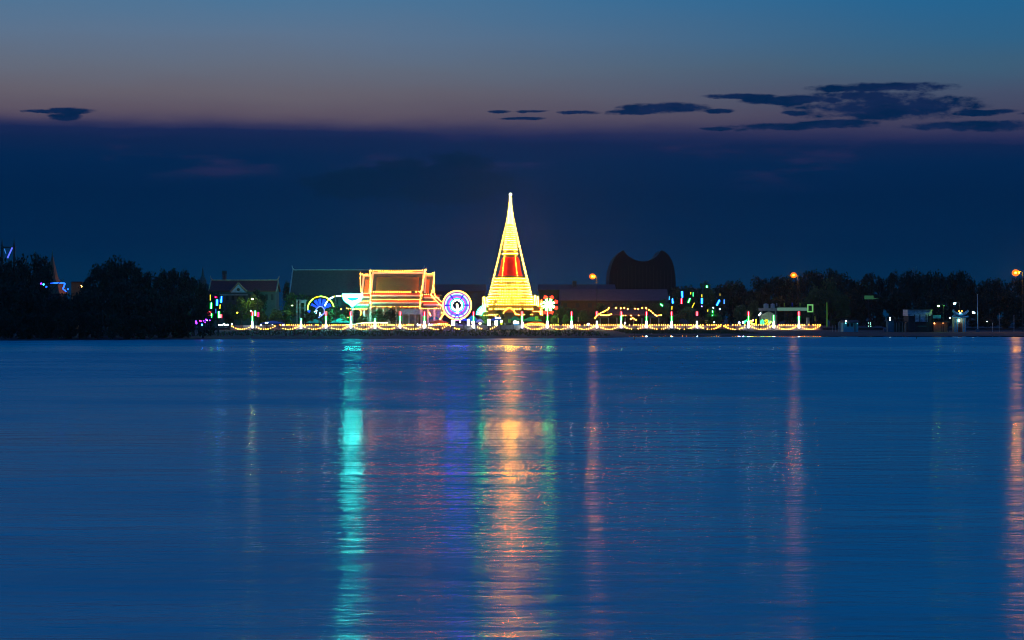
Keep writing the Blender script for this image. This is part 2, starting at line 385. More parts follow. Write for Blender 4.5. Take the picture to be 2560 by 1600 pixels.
while y > 563:
    f = (623-y)/60; hw = 15.5 - 8.5*f
    prof += [((hw-1.6)*PXM, zc(y+2.4)), (hw*PXM, zc(y+1)), (hw*PXM, zc(y-1)), ((hw-1.6)*PXM, zc(y-2.0))]
    ringpy.append((y, hw)); y -= 5.6 - .9*f
mb.lathe((CX, CY, 0), prof, 20); mb.build('ringed_spire', CREAM, ch)
MB().lathe((CX, CY, 0), [(6*PXM, zc(563)), (4*PXM, zc(540)), (2.5*PXM, zc(515)), (1.2*PXM, zc(492)), (.6*PXM, zc(488))], 12).build('needle', CREAM, ch)
def ring(py, hw, label, group, step=.82, r=.15, off=.42, skip=.03, arc=100):
    rr = hw*PXM + off
    pts = [Vector((CX + rr*math.sin(a), CY - rr*math.cos(a), zc(py))) for a in [math.radians(-arc + 2*arc*k/40) for k in range(41)]]
    return string(pts, step, label, group, r, skip, m=WARMC)
for i, (py, hw) in enumerate(tiers):
    ring(py, hw, f'ring of warm bulbs below the red cloth on the pagoda, {ORD[i]} ring down', 'bulb rings around the tiers of the pagoda', step=.95, skip=.03 if i not in (8, 9, 11) else .12)
    if i in (0, 7): pass
ring(634, 16, 'ring of warm bulbs on the neck of the pagoda just above the red cloth', 'bulb rings around the tiers of the pagoda', step=.62, skip=.15)
for i, (py, hw) in enumerate(ringpy):
    ring(py, hw, f'small ring of bulbs on the ribbed pagoda spire, {ORD[i]} ring up from its neck', 'small bulb rings on the spire of the pagoda', step=.5, r=.15, off=.12, skip=.05)
pts = []
for k in range(260):
    f = k/259; py = 561 - 70*f; rr = (6.4*(1-f)+1.3*f)*PXM + .06; a = k*.62
    pts.append(Vector((CX+rr*math.cos(a), CY+rr*math.sin(a), zc(py))))
string(pts, .34, 'dense spiral of bulbs wound around the needle tip of the pagoda', 'bulb spiral on the spire', .12, skip=0, m=WARMC)
tl = thing('beacon_lamp', 'bright yellow white lamp on the very tip of the pagoda', 'lamp', (CX, CY, zc(488)))
MB().ball((CX, CY, zc(486)), .42, 10, 6).build('globe', emis('beacon', (1, .85, .3), 60), tl)
MB().tube([(CX, CY, zc(489.5)), (CX, CY, zc(486.5))], .12).build('stem', STEEL, tl)
guys = [(-90, 'left side'), (88, 'right side'), (72, 'right front'), (-33, 'front left'), (27, 'front right'), (-100, 'left side, rear one')]
for ang, w in guys:
    a = math.radians(ang); r0 = 4.2*PXM; r1 = 56*PXM if abs(ang) > 60 else 50*PXM; pts = []
    for k in range(13):
        f = k/12; rr = r0 + (r1-r0)*(f**1.12); py = 525 + (748-525)*f
        if abs(ang) < 60: rr = max(rr*1.02, (24+8*(py-645)/45)*PXM+.3 if 640 < py < 692 else 0)
        pts.append(Vector((CX+rr*math.sin(a), CY-rr*math.cos(a), zc(py))))
    string(pts, .86, f'slanting bulb string from the pagoda needle to its base, {w}', 'guy strings of bulbs on the pagoda', .15, skip=.02, m=WARMP if abs(ang) < 60 else WARMC)
# gate and small spires at the foot of the pagoda
def mini_spire(px, top, bot, label, n=9):
    Y = 733.0; t = thing('small_spire', label, 'spire', (X(px, Y), Y, base_z), 'small lit spires around the foot of the pagoda'); c = (X(px, Y), Y, 0); s = Y/F
    MB().lathe(c, [(7*s, base_z-.2), (7*s, Z(786, Y)), (5.5*s, Z(784, Y)), (5.5*s, Z(bot+6, Y)), (3.8*s, Z(bot, Y)), (2.4*s, Z((top+bot)/2+2, Y)), (1*s, Z(top+3, Y)), (.3*s, Z(top, Y))], 12).build('body', CREAM, t)
    st = [P(px-2.4, bot, Y-.9), P(px-1, top, Y-.5)]; st2 = [P(px+1, top, Y-.5), P(px+2.4, bot, Y-.9)]
    return st + st2
for px, top, bot, w in [(1209, 742, 764, 'outermost on the left'), (1217, 744, 766, 'second from the left'), (1338, 739, 760, 'inner one on the right'), (1344.5, 741, 764, 'middle one on the right'), (1353, 750, 786, 'tallest and outermost on the right')]:
    pts = mini_spire(px, top, bot, f'small cream spire at the foot of the pagoda, {w}')
    string(pts, .42, f'string of bulbs over the small pagoda spire that is {w}', 'strings on the small spires', .14, skip=0, m=WARMC)
Y = 731.0
gate = thing('gatehouse', 'small gabled gatehouse with bulb outline in front of the pagoda base', 'gatehouse', (X(1273, Y), Y, base_z))
s = Y/F; xc = X(1273, Y)
MB().box((xc-12*s, Y-1.5, base_z-.2), (xc+12*s, Y+1.5, Z(782, Y))).build('wall', CREAM, gate)
MB().prism([(xc-15*s, Z(781.5, Y)), (xc+15*s, Z(781.5, Y)), (xc, Z(768, Y))], Y-2, Y+2).build('roof', mat('orange_tile', (.45, .13, .02), .5, .3, 3), gate)
MB().box((xc-4*s, Y-1.52, base_z-.2), (xc+4*s, Y-1.4, Z(790, Y))).build('doorway', CONCD, gate)
string([P(1259, 782, Y-2.2), P(1262, 776, Y-2.2), P(1273, 768, Y-2.2), P(1285, 776, Y-2.2), P(1288, 782, Y-2.2)], .6, 'string of bulbs following the gable of the small gatehouse', 'gatehouse strings', .17)
string([P(1290, 785, Y-2.2), P(1302, 785.5, Y-2.2)], .6, 'short row of bulbs just right of the small gatehouse', 'gatehouse strings', .17)
string([P(1200, 778.5, 732), P(1217, 778.5, 732)], .4, 'short dense row of bulbs at the pagoda foot, left end', 'gatehouse strings', .16, skip=0)
string([P(1334, 778.5, 732), P(1349, 778.5, 732)], .5, 'short dense row of bulbs at the pagoda foot, right end', 'gatehouse strings', .16, skip=0)
string([P(1210, 788, 731), P(1260, 789.5, 731)], .75, 'broken row of bulbs low on the terrace left of the gatehouse', 'gatehouse strings', .15, skip=.35)

# ------------------------------------------------------------------ the lit temple hall (wihan)
ORT = mat('orange_roof_tile', (.6, .17, .015), .55, .3, 2.5); GRT = mat('green_roof_tile', (.055, .07, .03), .55, .3, 2.5)
BORD = mat('cream_roof_border', (.78, .62, .40), .7, .12, 1); REDB = mat('red_roof_band', (.5, .06, .02), .6, .2, 1)
hall = thing('temple_hall', 'temple hall with tiered orange roof outlined by strings of warm bulbs', 'temple', (X(995, 722), 722, base_z))
YR = 726.0
def tier(x0, x1, y0, z0, y1, z1, k, top_open=None, border=True):
    """one sloping roof tier facing the river and its mirror on the far side, ridge plane at YR"""
    th = .35; x0a, x1a = x0, x1
    mb = MB()
    mb.prism([(y1, z1), (y0, z0), (2*YR-y0, z0), (2*YR-y1, z1), (2*YR-y1, z1-th), (2*YR-y0, z0-th-.1), (y0, z0-th-.1), (y1, z1-th)], x0, x1, 'x').build('roof_tier', GRT, hall)
    def slab(u0, u1, v0, v1, m, nm, lift):
        q = lambda u, v_: (x0+(x1-x0)*u, y0+(y1-y0)*v_-lift*.6, z0+(z1-z0)*v_+lift*.8)
        a = [q(u0, v0), q(u1, v0), q(u1, v1), q(u0, v1)]
        mb = MB(); mb.add([(p[0], p[1]+.02, p[2]-.06) for p in a] + a, [(0,1,2,3),(7,6,5,4),(0,4,5,1),(1,5,6,2),(2,6,7,3),(3,7,4,0)])
        mb.build(nm, m, hall)
    return slab
def zr(py, Y): return Z(py, Y)
def section(pa, pb, ridge, rows, tag_):
    xa, xb = X(pa, 716), X(pb, 716)
    (y_top, y_bot), sk1, sk2 = rows
    s1 = tier(xa, xb, YR-.6, Z(ridge, YR-.6), 716, Z(y_bot, 716), 0)
    w = pb - pa
    e = 4.5/w
    s1(e, 1-e, .02, .12, BORD, 'roof_border', .10)
    s1(0, e, .0, 1, BORD, 'roof_border', .12); s1(1-e, 1, .0, 1, BORD, 'roof_border', .12)
    if w > 60: s1(.10, .90, .30, .99, ORT, 'tile_field', .08)
    else: s1(.30 if tag_ == 'l' else .2, .8 if tag_ == 'l' else .5, .3, .99, ORT, 'tile_field', .08)
    for (a, c, ya, yb) in ((sk1[0], sk1[1], 714.6, 711.6), (sk2[0], sk2[1], 711.2, 708.2)):
        xa2, xb2 = xa, xb
        if tag_ == 'r': xb2 = X(pb + (14 if a == sk1[0] else 26), 712)
        if tag_ == 'l': xa2 = X(pa - (1 if a == sk1[0] else 14), 712)
        mbx = MB(); th = .3
        s = [None]
        x0, x1, y0, z0, y1, z1 = xa2, xb2, ya, Z(a, ya), yb, Z(c, yb)
        mbx.prism([(y1, z1), (y0, z0), (2*YR-y0, z0), (2*YR-y1, z1), (2*YR-y1, z1-th), (2*YR-y0, z0-th), (y0, z0-th), (y1, z1-th)], x0, x1, 'x').build('roof_tier', GRT, hall)
        def band(v0, v1, m, nm, lift=.08):
            q = lambda u, v_: (x0+(x1-x0)*u, y0+(y1-y0)*v_-lift*.6, z0+(z1-z0)*v_+lift*.8)
            aa = [q(.005, v0), q(.995, v0), q(.995, v1), q(.005, v1)]
            MB().add([(p[0], p[1]+.02, p[2]-.06) for p in aa] + aa, [(0,1,2,3),(7,6,5,4),(0,4,5,1),(1,5,6,2),(2,6,7,3),(3,7,4,0)]).build(nm, m, hall)
        band(.04, .36, REDB, 'red_band'); band(.38, .58, BORD, 'roof_border')
section(926, 1059, 679, ((679, 728), (732, 747), (750, 765)), 'c')
section(903, 925.6, 686, ((686, 732), (736, 751), (754, 771)), 'l')
section(1059.5, 1085, 685, ((685, 733), (737, 752), (755, 770)), 'r')
# walls, columns, portico under the roofs
x0, x1 = X(905, 713), X(1100, 713)
MB().box((x0, 713, base_z-.3), (x1, 739, Z(764, 713))).build('wall', mat('temple_wall', (.30, .27, .22), .8), hall)
for px in range(910, 1100, 16):
    if px % 1: continue
    MB().box((X(px, 709)-.3, 709, base_z-.3), (X(px, 709)+.3, 709.6, Z(768, 709))).build('column', mat('column_white', (.5, .46, .40), .8), hall)
MB().box((X(1000, 706.5), 706.5, Z(786, 706.5)), (X(1052, 706.5), 708.9, Z(773, 706.5))).build('portico_panel', mat('portico_cream', (.62, .56, .44), .7), hall)
MB().box((X(1002, 706.5), 706.6, base_z-.3), (X(1005, 706.5), 707.1, Z(786, 706.5)-.003)).build('portico_post', CREAM, hall)
MB().box((X(1047, 706.5), 706.6, base_z-.3), (X(1050, 706.5), 707.1, Z(786, 706.5)-.003)).build('portico_post', CREAM, hall)
# curled roof horns
for px, py in ((926, 670), (1065, 669), (902, 679), (1086, 677)):
    xx = X(px, YR); z = Z(py, YR); d = -1 if px < 1000 else 1
    MB().tube([(xx-d*.6, YR-.6, z-1.3), (xx-d*.1, YR-.6, z-.8), (xx+d*.1, YR-.6, z)], .22, 6, .05).build('roof_horn', BORD, hall)
gs = 'strings of bulbs outlining the temple hall'
def sag(a, c, d, Y, n=10): return [P(a[0]+(c[0]-a[0])*k/n, a[1]+(c[1]-a[1])*k/n + d*(1-(2*k/n-1)**2), Y) for k in range(n+1)]
string(sag((924, 675), (1066, 674), 2.8, YR-1.4), .62, 'long bulb row along the main ridge of the temple hall', gs, .15, skip=0, m=WARMT)
string(sag((902, 684), (924, 684), 1, YR-1.4), .55, 'bulb row on the lower ridge at the left end of the temple hall', gs, .15, skip=0, m=WARMT)
string(sag((1067, 682.5), (1086, 681), 1, YR-1.4), .55, 'bulb row on the lower ridge at the right end of the temple hall', gs, .15, skip=0, m=WARMT)
def edge_s(pts, w, step=.5): string([P(a, b_, Y_) for a, b_, Y_ in pts], step, f'vertical bulb string down the temple hall roof, {w}', gs, .15, skip=0, m=WARMT)
edge_s([(925.5, 676, 724), (926, 728, 715), (926.5, 750, 710.5), (927, 768, 707.5)], 'left edge of the main roof')
edge_s([(1064, 675, 724), (1058, 700, 719.5), (1053, 728, 715), (1051, 750, 710.5), (1050, 768, 707.5)], 'right edge of the main roof')
edge_s([(901, 684, 724), (901, 715, 718), (904, 733, 714)], 'outer edge of the left wing')
edge_s([(1086, 682, 724), (1084, 710, 719), (1078, 737, 714)], 'outer edge of the right wing')
edge_s([(1078, 737, 714), (1090, 751, 711), (1107, 767, 707.5)], 'flared lower corner, inner line')
edge_s([(1084.5, 720, 717), (1087, 738, 714), (1103, 753, 711)], 'flared lower corner, outer line')
for a, c, py, Y_, w, sk in ((929, 1050, 729, 713, 'upper', .06), (932, 1048, 748, 710.4, 'middle', .05), (930, 1048, 765.5, 707.4, 'lower', .13)):
    string(sag((a, py), (c, py), .5, Y_), .62, f'{w} eave row of bulbs across the main roof of the temple hall', gs, .15, skip=sk, m=WARMT)
for a, c, py, Y_, w in ((907, 924, 733.5, 713, 'upper'), (904, 924, 753, 710.4, 'middle'), (882, 916, 772.5, 707.2, 'lowest')):
    string([P(a, py, Y_), P(c, py-1, Y_)], .62, f'{w} short eave row of bulbs on the left wing of the temple hall', gs, .15, skip=.04, m=WARMT)
for a, c, py, Y_, w in ((1056, 1076, 736, 713, 'upper'), (1055, 1092, 753.5, 710.4, 'middle'), (1050, 1106, 771, 707.2, 'lowest')):
    string([P(a, py, Y_), P(c, py-1, Y_)], .62, f'{w} short eave row of bulbs on the right wing of the temple hall', gs, .15, skip=0, m=WARMT)
string([P(1073, 781, 706.8), P(1076, 788, 706.8)], .4, 'small bright cluster of bulbs under the right wing of the temple hall', gs, .2, skip=0, m=WARMT)
string([P(1100, 798, 706), P(1106, 789, 706), P(1113, 782, 706), P(1104, 781, 706)], .45, 'zigzag of bulbs between the temple hall and the neon wheel', gs, .2, skip=0, m=WARMT)
string([P(901, 775, 706.5), P(903, 781, 706.5), P(901, 788, 706.5)], .5, 'short hanging bulb cluster in front of the left wing of the temple hall', gs, .2, skip=0, m=WARMT)
string([P(867, 770, 706.5), P(885, 773, 706.5)], .6, 'short bulb row under the glowing bowl sign', gs, .16, skip=0, m=WARMT)
for px, py, w in ((853, 773, 'alone left of the bowl sign'), (870, 794, 'low beside the tube post under the bowl sign')):
    t = thing('hanging_lamp', f'single warm lamp hanging {w}', 'lamp', P(px, py, 705.5))
    bulb(t, P(px, py, 705.5), .14); MB().tube([P(px, py, 705.5), P(px, py-6, 705.5)], .03, 4).build('cord', CORD, t)

# ------------------------------------------------------------------ other buildings
def chofa(mb, x, y, z, d, h=1.6):
    mb.tube([(x-d*1.6, y, z-.1), (x-d*.7, y, z+.05), (x, y, z+.5*h), (x+d*.15, y, z+h)], .3, 6, .06)
DKR = mat('dark_roof_tile', (.06, .035, .025), .8, .3, 1.5); RDR = mat('red_roof_tile', (.30, .035, .015), .7, .3, 1.5)
PLAST = mat('white_plaster', (.11, .11, .11), .8, .15, .7)
def gable_house(name, label, cat, pa, pb, ridge, eave, base, Y, depth, roofm, wallm, trimm, inset=4, horns=True):
    t = thing(name, label, cat, (X((pa+pb)/2, Y), Y, base_z))
    ym = Y+depth/2; za, zb = Z(ridge, ym), Z(eave, Y); xa, xb = X(pa, ym), X(pb, ym); s = Y/F
    MB().prism([(Y-.6, zb-.3), (Y-.6, zb), (ym, za), (Y+depth+.6, zb), (Y+depth+.6, zb-.3), (ym, za-.8)], xa, xb, 'x').build('roof', roofm, t)
    tb = MB().box((xa, ym-.25, za-.1), (xb, ym+.25, za+.28))
    if horns: chofa(tb, xa, ym, za, -1); chofa(tb, xb, ym, za, 1)
    for x in (xa, xb):
        d = .15 if x == xa else -.15
        tb.add([(x-.2+d, Y-.7, zb+.05), (x+.2+d, Y-.7, zb+.05), (x+.2+d, ym, za+.2), (x-.2+d, ym, za+.2), (x-.2+d, Y-.7, zb-.5), (x+.2+d, Y-.7, zb-.5), (x+.2+d, ym, za-.6), (x-.2+d, ym, za-.6)],
               [(0,1,2,3), (7,6,5,4), (0,4,5,1), (1,5,6,2), (3,2,6,7), (3,7,4,0)])
    tb.build('roof_trim', trimm, t)
    w = MB().box((xa+inset*s, Y+.4, base_z-.3), (xb-inset*s, Y+depth-.4, zb-.1))
    w.prism([(Y+.4, zb-.1), (ym, za-.9), (Y+depth-.4, zb-.1)], xa+inset*s, xb-inset*s, 'x')
    w.build('wall', wallm, t)
    k = 0; px = pa+inset+6
    wd = mat('dark_window', (.02, .025, .03), .3)
    while px < pb-inset-8:
        x = X(px, Y)
        MB().box((x, Y+.32, zb-3.2), (x+.9, Y+.397, zb-1.2)).build('window', wd, t); px += 14
    return t
gh = gable_house('red_roof_house', 'red roofed temple house with curled ridge ends and a small white gable', 'house', 527, 697, 701, 727, 800, 735, 12, RDR, PLAST, mat('tan_trim', (.60, .36, .2), .8))
Y = 733.5; s = Y/F; xg = X(596, Y)
MB().prism([(xg-19*s, Z(731, Y)), (xg+19*s, Z(731, Y)), (xg+17*s, Z(728, Y)), (xg, Z(711, Y)), (xg-17*s, Z(728, Y))], Y, Y+5).build('dormer', mat('gable_white', (.65, .65, .66), .8), gh)
mb = MB()
for d in (-1, 1): mb.tube([(xg+d*21*s, Y-.1, Z(729, Y)), (xg+d*13*s, Y-.1, Z(721.5, Y)), (xg+d*5*s, Y-.1, Z(713, Y)), (xg, Y-.1, Z(707, Y))], .32, 6, .28)
mb.build('dormer_bargeboard', mat('orange_trim', (.62, .25, .12), .8), gh)
c = MB(); c.add([(xg+4*s*math.cos(a*PI/8), Y-.05, Z(724, Y)+4*s*math.sin(a*PI/8)) for a in range(16)] + [(xg, Y-.05, Z(724, Y))], [(a, (a+1) % 16, 16) for a in range(16)])
c.build('round_window', mat('bronze_round', (.10, .09, .04), .6), gh)
MB().box((X(550, Y), Y-1.0, Z(738.5, Y)), (X(618, Y), Y+1, Z(735.5, Y))).build('porch_roof', mat('pale_porch', (.4, .34, .33), .8), gh)
t = thing('chimney_tower', 'square dark brick chimney tower rising behind the red roofed house', 'tower', (X(561, 770), 770, base_z))
MB().box((X(557.5, 770), 768.5, base_z), (X(565, 770), 771.5, Z(686, 770))).build('shaft', mat('brick_dark', (.16, .09, .07), .9), t)
MB().box((X(556.5, 770), 768.2, Z(686, 770)+.003), (X(566, 770), 771.8, Z(677, 770))).build('cap', mat('brick_cap', (.07, .06, .06), .9), t)
t = thing('far_spire', 'faint thin spire poking over the dark trees left of the red roofed house', 'spire', (X(507, 800), 800, base_z))
MB().lathe((X(507, 800), 800, 0), [(1.5, base_z), (1.4, Z(700, 800)), (.5, Z(690, 800)), (.25, Z(676, 800)), (.03, Z(667, 800))], 10).build('shaft', mat('spire_stone', (.15, .13, .09), .9), t)
gable_house('long_hall', 'long hall with plain dark roof and pale ridge behind the glowing bowl sign', 'hall', 731, 1060, 675, 738, 800, 762, 22, mat('long_roof', (.10, .075, .05), .8, .25, 1.2), PLAST, mat('pale_ridge', (.45, .45, .42), .8))
GRB = mat('grey_sheet_roof', (.09, .075, .06), .7, .15, .6); DKW = mat('dark_wall', (.05, .05, .05), .9)
def shed(label, pa, pb, top, mid, bot, Y, rm, wm_, name='long_shed', cat='shed'):
    t = thing(name, label, cat, (X((pa+pb)/2, Y), Y, base_z))
    ya, yb = Y, Y+9
    MB().prism([(ya-.5, Z(mid, ya)-.3), (ya-.5, Z(mid, ya)), (yb, Z(top, yb)), (yb+9.5, Z(mid, ya)), (yb+9.5, Z(mid, ya)-.3)], X(pa, Y), X(pb, Y), 'x').build('roof', rm, t)
    MB().box((X(pa+3, Y), Y, base_z-.3), (X(pb-3, Y), Y+16, Z(mid, ya)-.32)).build('wall', wm_, t)
    x = X(pa+8, Y); 
    while x < X(pb-10, Y):
        MB().box((x, Y-.05, Z(mid, ya)-2.6), (x+1.4, Y-.003, Z(mid, ya)-1.0)).build('window', mat('dark_window', (.02, .025, .03), .3), t); x += 4.5
shed('long low shed with grey sheet roof in front of the twin peaked building', 1400, 1672, 723, 751, 800, 775, GRB, mat('brown_wall', (.08, .055, .035), .9))
shed('dark flat hall between the pagoda and the twin peaked building', 1345, 1540, 711, 725, 800, 800, mat('dark_roof_b', (.05, .045, .04), .8), DKW, 'flat_hall', 'hall')
shed('dark hall roof showing between the neon wheel and the pagoda', 1085, 1215, 711, 728, 800, 800, mat('dark_roof_b', (.05, .045, .04), .8), DKW, 'flat_hall', 'hall')
t = thing('rooftop_hut', 'small dark hut on the roofline below the first orange street lamp', 'hut', (X(1436, 806), 806, base_z))
MB().box((X(1431, 806), 805, base_z), (X(1441, 806), 808, Z(703.5, 806))).build('wall', DKW, t); MB().box((X(1430, 806), 804.7, Z(703.5, 806)+.003), (X(1442, 806), 808.3, Z(702.3, 806))).build('roof', CONCD, t)
# twin-peaked building
t = thing('twin_peaked_building', 'huge dark building with two peaks and a scooped roof between them', 'building', (X(1606, 860), 860, base_z))
out = [(1523, 760), (1523, 700), (1525, 680), (1530, 660), (1537, 645), (1547, 633), (1554, 628), (1558, 625), (1561, 629), (1567, 637), (1575, 643), (1584, 648), (1596, 652), (1608, 653.5), (1620, 652), (1631, 648), (1640, 642), (1646, 636), (1650, 629), (1654, 625.5), (1662, 629), (1672, 638), (1680, 651), (1685, 668), (1688.5, 690), (1689.5, 710), (1690, 760)]
pl = [(X(a, 860), Z(b_, 860)) for a, b_ in out]
MB().prism(pl, 860, 890).build('shell', mat('dark_shell', (.012, .012, .014), .85, .2, .1), t)
mb = MB()
for a in range(1535, 1682, 9): mb.box((X(a, 860)-.15, 859.7, base_z), (X(a, 860)+.15, 859.997, Z(664 if 1570 < a < 1640 else 676, 860)))
mb.build('facade_rib', mat('rib_dark', (.02, .02, .022), .8), t)
# houses behind the left hand tubes / far left: pylon gate, spired roof
t = thing('twin_pillar_gate', 'tall gate of two pointed pillars joined by a crossbar at far left', 'gate', (X(19, 600), 600, .5))
PIL = mat('pillar_stone', (.09, .085, .05), .8); s = 600/F
for px in (5.5, 35.5):
    MB().lathe((X(px, 600), 600, 0), [(3.0*s, .3), (2.9*s, Z(618, 600)), (2.3*s, Z(612, 600)), (1.2*s, Z(605, 600)), (.2*s, Z(594, 600))], 8).build('pillar', PIL, t)
MB().box((X(8, 600), 599.8, Z(620.5, 600)), (X(33, 600), 600.2, Z(616.5, 600))).build('crossbar', PIL, t)
for a, b_, m, w in (((11, 622), (15, 634), BLUE, 'short blue neon line left inside the twin pillar gate'), ((31, 619), (19, 645), emis('deep_blue', (.1, .14, 1), 1.6), 'long slanting blue neon line inside the twin pillar gate')):
    tt = thing('neon_line', w, 'neon light', P(a[0], a[1], 599.4), 'neon lines at the far left')
    MB().tube([P(*a, 599.4), P(*b_, 599.4)], .12 if m is BLUE else .2).build('tube', m if m is not BLUE else emis('dim_blue', (.05, .3, 1), .7), tt); MB().tube([P(*a, 599.6), P(*b_, 599.6)], .08).build('bracket', STEEL, tt)
t = thing('slender_finial', 'thin pale finial tip just above the far left trees', 'finial', (X(87, 610), 610, .5))
MB().lathe((X(87, 610), 610, 0), [(.5, .3), (.3, Z(640, 610)), (.16, Z(637, 610)), (.02, Z(625, 610))], 8).build('shaft', mat('finial_gold', (.3, .26, .14), .6), t)
t = thing('spired_pavilion', 'pavilion with steep red brown spire roof rising from the left trees', 'pavilion', (X(131, 610), 610, .5))
s = 610/F; cx = X(131, 610)
mb = MB()
for (h0, y0), (h1, y1) in zip([(36, 735), (24, 707), (14, 697), (8, 670), (.6, 637)], [(24, 707), (14, 697), (8, 670), (.6, 637), (.5, 636)]):
    za, zb = Z(y0, 610), Z(y1, 610); a = h0*s; b_ = h1*s; r_ = PI/5
    q = lambda h, z: [(cx+h*math.cos(r_+k*PI/2)*1.2, 610+h*math.sin(r_+k*PI/2)*1.2, z) for k in range(4)]
    mb.add(q(a, za)+q(b_, zb), [(0,1,5,4), (1,2,6,5), (2,3,7,6), (3,0,4,7)])
mb.build('spire_roof', mat('rust_roof', (.42, .13, .05), .8, .2, .8), t)
MB().lathe((cx, 610, 0), [(.25, Z(638, 610)), (.12, Z(632, 610)), (.02, Z(624, 610))], 8).build('finial', mat('finial_gold', (.3, .26, .14), .6), t)
MB().box((cx-3, 607.5, .3), (cx+3, 612.5, Z(735, 610))).build('wall', PLAST, t)
BL2 = emis('eave_blue', (.01, .10, 1), 4)
for pts, w in (([(121, 707.5), (161, 707.5)], 'horizontal blue neon line along the eave of the spired pavilion'), ([(163, 708), (157.5, 722), (166, 729)], 'bent blue neon line going down right of the pavilion eave')):
    tt = thing('neon_line', w, 'neon light', P(*pts[0], 606.0), 'neon lines at the far left')
    q = [P(a, b_, 601.0) for a, b_ in pts]; MB().tube(q, .2).build('tube', BL2, tt); MB().tube([p+Vector((0, .25, 0)) for p in q], .08).build('bracket', STEEL, tt)
for px, py, c, w in ((103, 709, PURPLE, 'leftmost violet blue dot lamp under the far left trees'), (109, 711, CYAN, 'tiny cyan dot lamp beside the violet one at far left'), (116, 717, BL2, 'small blue dot lamp below the eave neon at far left'), (170, 723, BL2, 'small blue dot lamp at the end of the bent neon line')):
    tt = thing('dot_lamp', w, 'lamp', P(px, py, 500.0), 'dot lamps at the far left'); bulb(tt, P(px, py, 500.0), .22, c); MB().tube([P(px, py, 500.2), P(px, py+4, 500.2)], .04, 4).build('stem', STEEL, tt)
t = thing('ochre_house', 'ochre wall corner visible right of the spired pavilion', 'house', (X(192, 620), 620, .5))
MB().box((X(178, 620), 620, .3), (X(206, 620), 626, Z(706, 620))).build('wall', mat('ochre_wall', (.30, .2, .07), .9), t); MB().prism([(X(176, 620), Z(706, 620)+.003), (X(209, 620), Z(706, 620)+.003), (X(203, 620), Z(704, 620)), (X(180, 620), Z(704, 620))], 619.6, 626.4).build('roof', DKR, t)
# ------------------------------------------------------------------ trees and shrubs
LEAF = [mat('leaf_dark', (.022, .04, .016), .9, .45, 6), mat('leaf_mid', (.085, .13, .035), .9, .45, 6), mat('leaf_olive', (.11, .13, .04), .9, .4, 6)]
BARK = mat('bark', (.10, .075, .05), .95, .3, 8)
def crown_mesh(seed, z0, n, leaf, lobes, flat=1.0):
    r = random.Random(seed); vs = []; fs = []; L = []
    for i in range(lobes):
        a = r.uniform(0, 2*PI); q = r.random()**.6; zz = r.uniform(z0+.1, .86)
        taper = math.sin(PI*min(1, max(.08, (zz-z0)/(1.02-z0)))**.8)**.6
        L.append((math.cos(a)*q*.36*taper, math.sin(a)*q*.36*taper, zz, r.uniform(.11, .19)))
    L.append((0, 0, .80, .17)); L.append((0, 0, z0+.25, .22))
    for i in range(n):
        cx, cy, cz, cr = L[r.randrange(len(L))]
        d = Vector((r.gauss(0, 1), r.gauss(0, 1), r.gauss(0, 1)*flat)).normalized() * cr * (r.random()**.33)
        if r.random() < .06: d *= 1.28
        c = Vector((cx, cy, cz)) + d
        u = Vector((r.gauss(0, 1), r.gauss(0, 1), r.gauss(0, 1))).normalized(); w = u.cross(Vector((r.gauss(0, 1), r.gauss(0, 1), r.gauss(0, 1)))).normalized()
        s = leaf*r.uniform(.6, 1.4); k = len(vs)
        vs += [c+u*s, c+w*s*.7, c-u*s, c-w*s*.7]; fs.append((k, k+1, k+2, k+3))
    return vs, fs, L
PROTO = []
def make_proto(seed, kind):
    r = random.Random(seed+50)
    z0, n, leaf, lobes = {'tree': (.22, 1900, .030, 17), 'tall': (.30, 1700, .028, 13), 'shrub': (.0, 1500, .045, 12)}[kind]
    vs, fs, L = crown_mesh(seed, z0, n, leaf, lobes)
    me = bpy.data.meshes.new('crown'); me.from_pydata(vs, [], fs)
    mb = MB(); top = Vector((0, 0, .62 if kind != 'shrub' else .4))
    mb.tube([(0, 0, -.03), (.01, .005, .15), (-.008, .01, .35), tuple(top)], .030, 7, .010)
    for (x, y, z, c) in L[:7]:
        st = Vector((0, 0, r.uniform(.18, .4))) if kind != 'shrub' else Vector((0, 0, .05))
        mb.tube([st, st.lerp(Vector((x, y, z)), .5)+Vector((0, 0, .02)), Vector((x, y, z))], .012, 5, .003)
    mt = bpy.data.meshes.new('trunk'); mt.from_pydata(mb.v, [], mb.f); mt.materials.append(BARK)
    return me, mt
KIND = {}
for k, ns in (('tree', 5), ('tall', 3), ('shrub', 4)): KIND[k] = [make_proto(11*i+ord(k[0]), k) for i in range(ns)]
cache = {}
tn = [0]
def tree(px, top, hw, Y, label, group, kind='tree', lf=0, base=None, cat='tree', name='tree'):
    tn[0] += 1; protos = KIND[kind]; me, mt = protos[tn[0] % len(protos)]
    z0 = (.3 if Y < 660 else 1.0) if base is None else base
    H = Z(top, Y)-z0; Wd = hw*Y/F*2/.92
    key = (me.name, lf)
    if key not in cache: m2 = me.copy(); m2.materials.append(LEAF[lf]); cache[key] = m2
    t = thing(name, label, cat, (X(px, Y), Y, z0), group)
    rz = R.uniform(0, 6.28)
    for nm, m in (('crown', cache[key]), ('trunk', mt)):
        o = bpy.data.objects.new(nm, m); col.objects.link(o); o.parent = t; o.rotation_euler.z = rz
        hc = min(H, 1.7*Wd) if kind != 'shrub' else H
        o.scale = (Wd, Wd, hc) if nm == 'crown' else (H, H, H)
        if nm == 'crown': o.location.z = H-hc
    return t
gl = 'dark trees on the left bank'
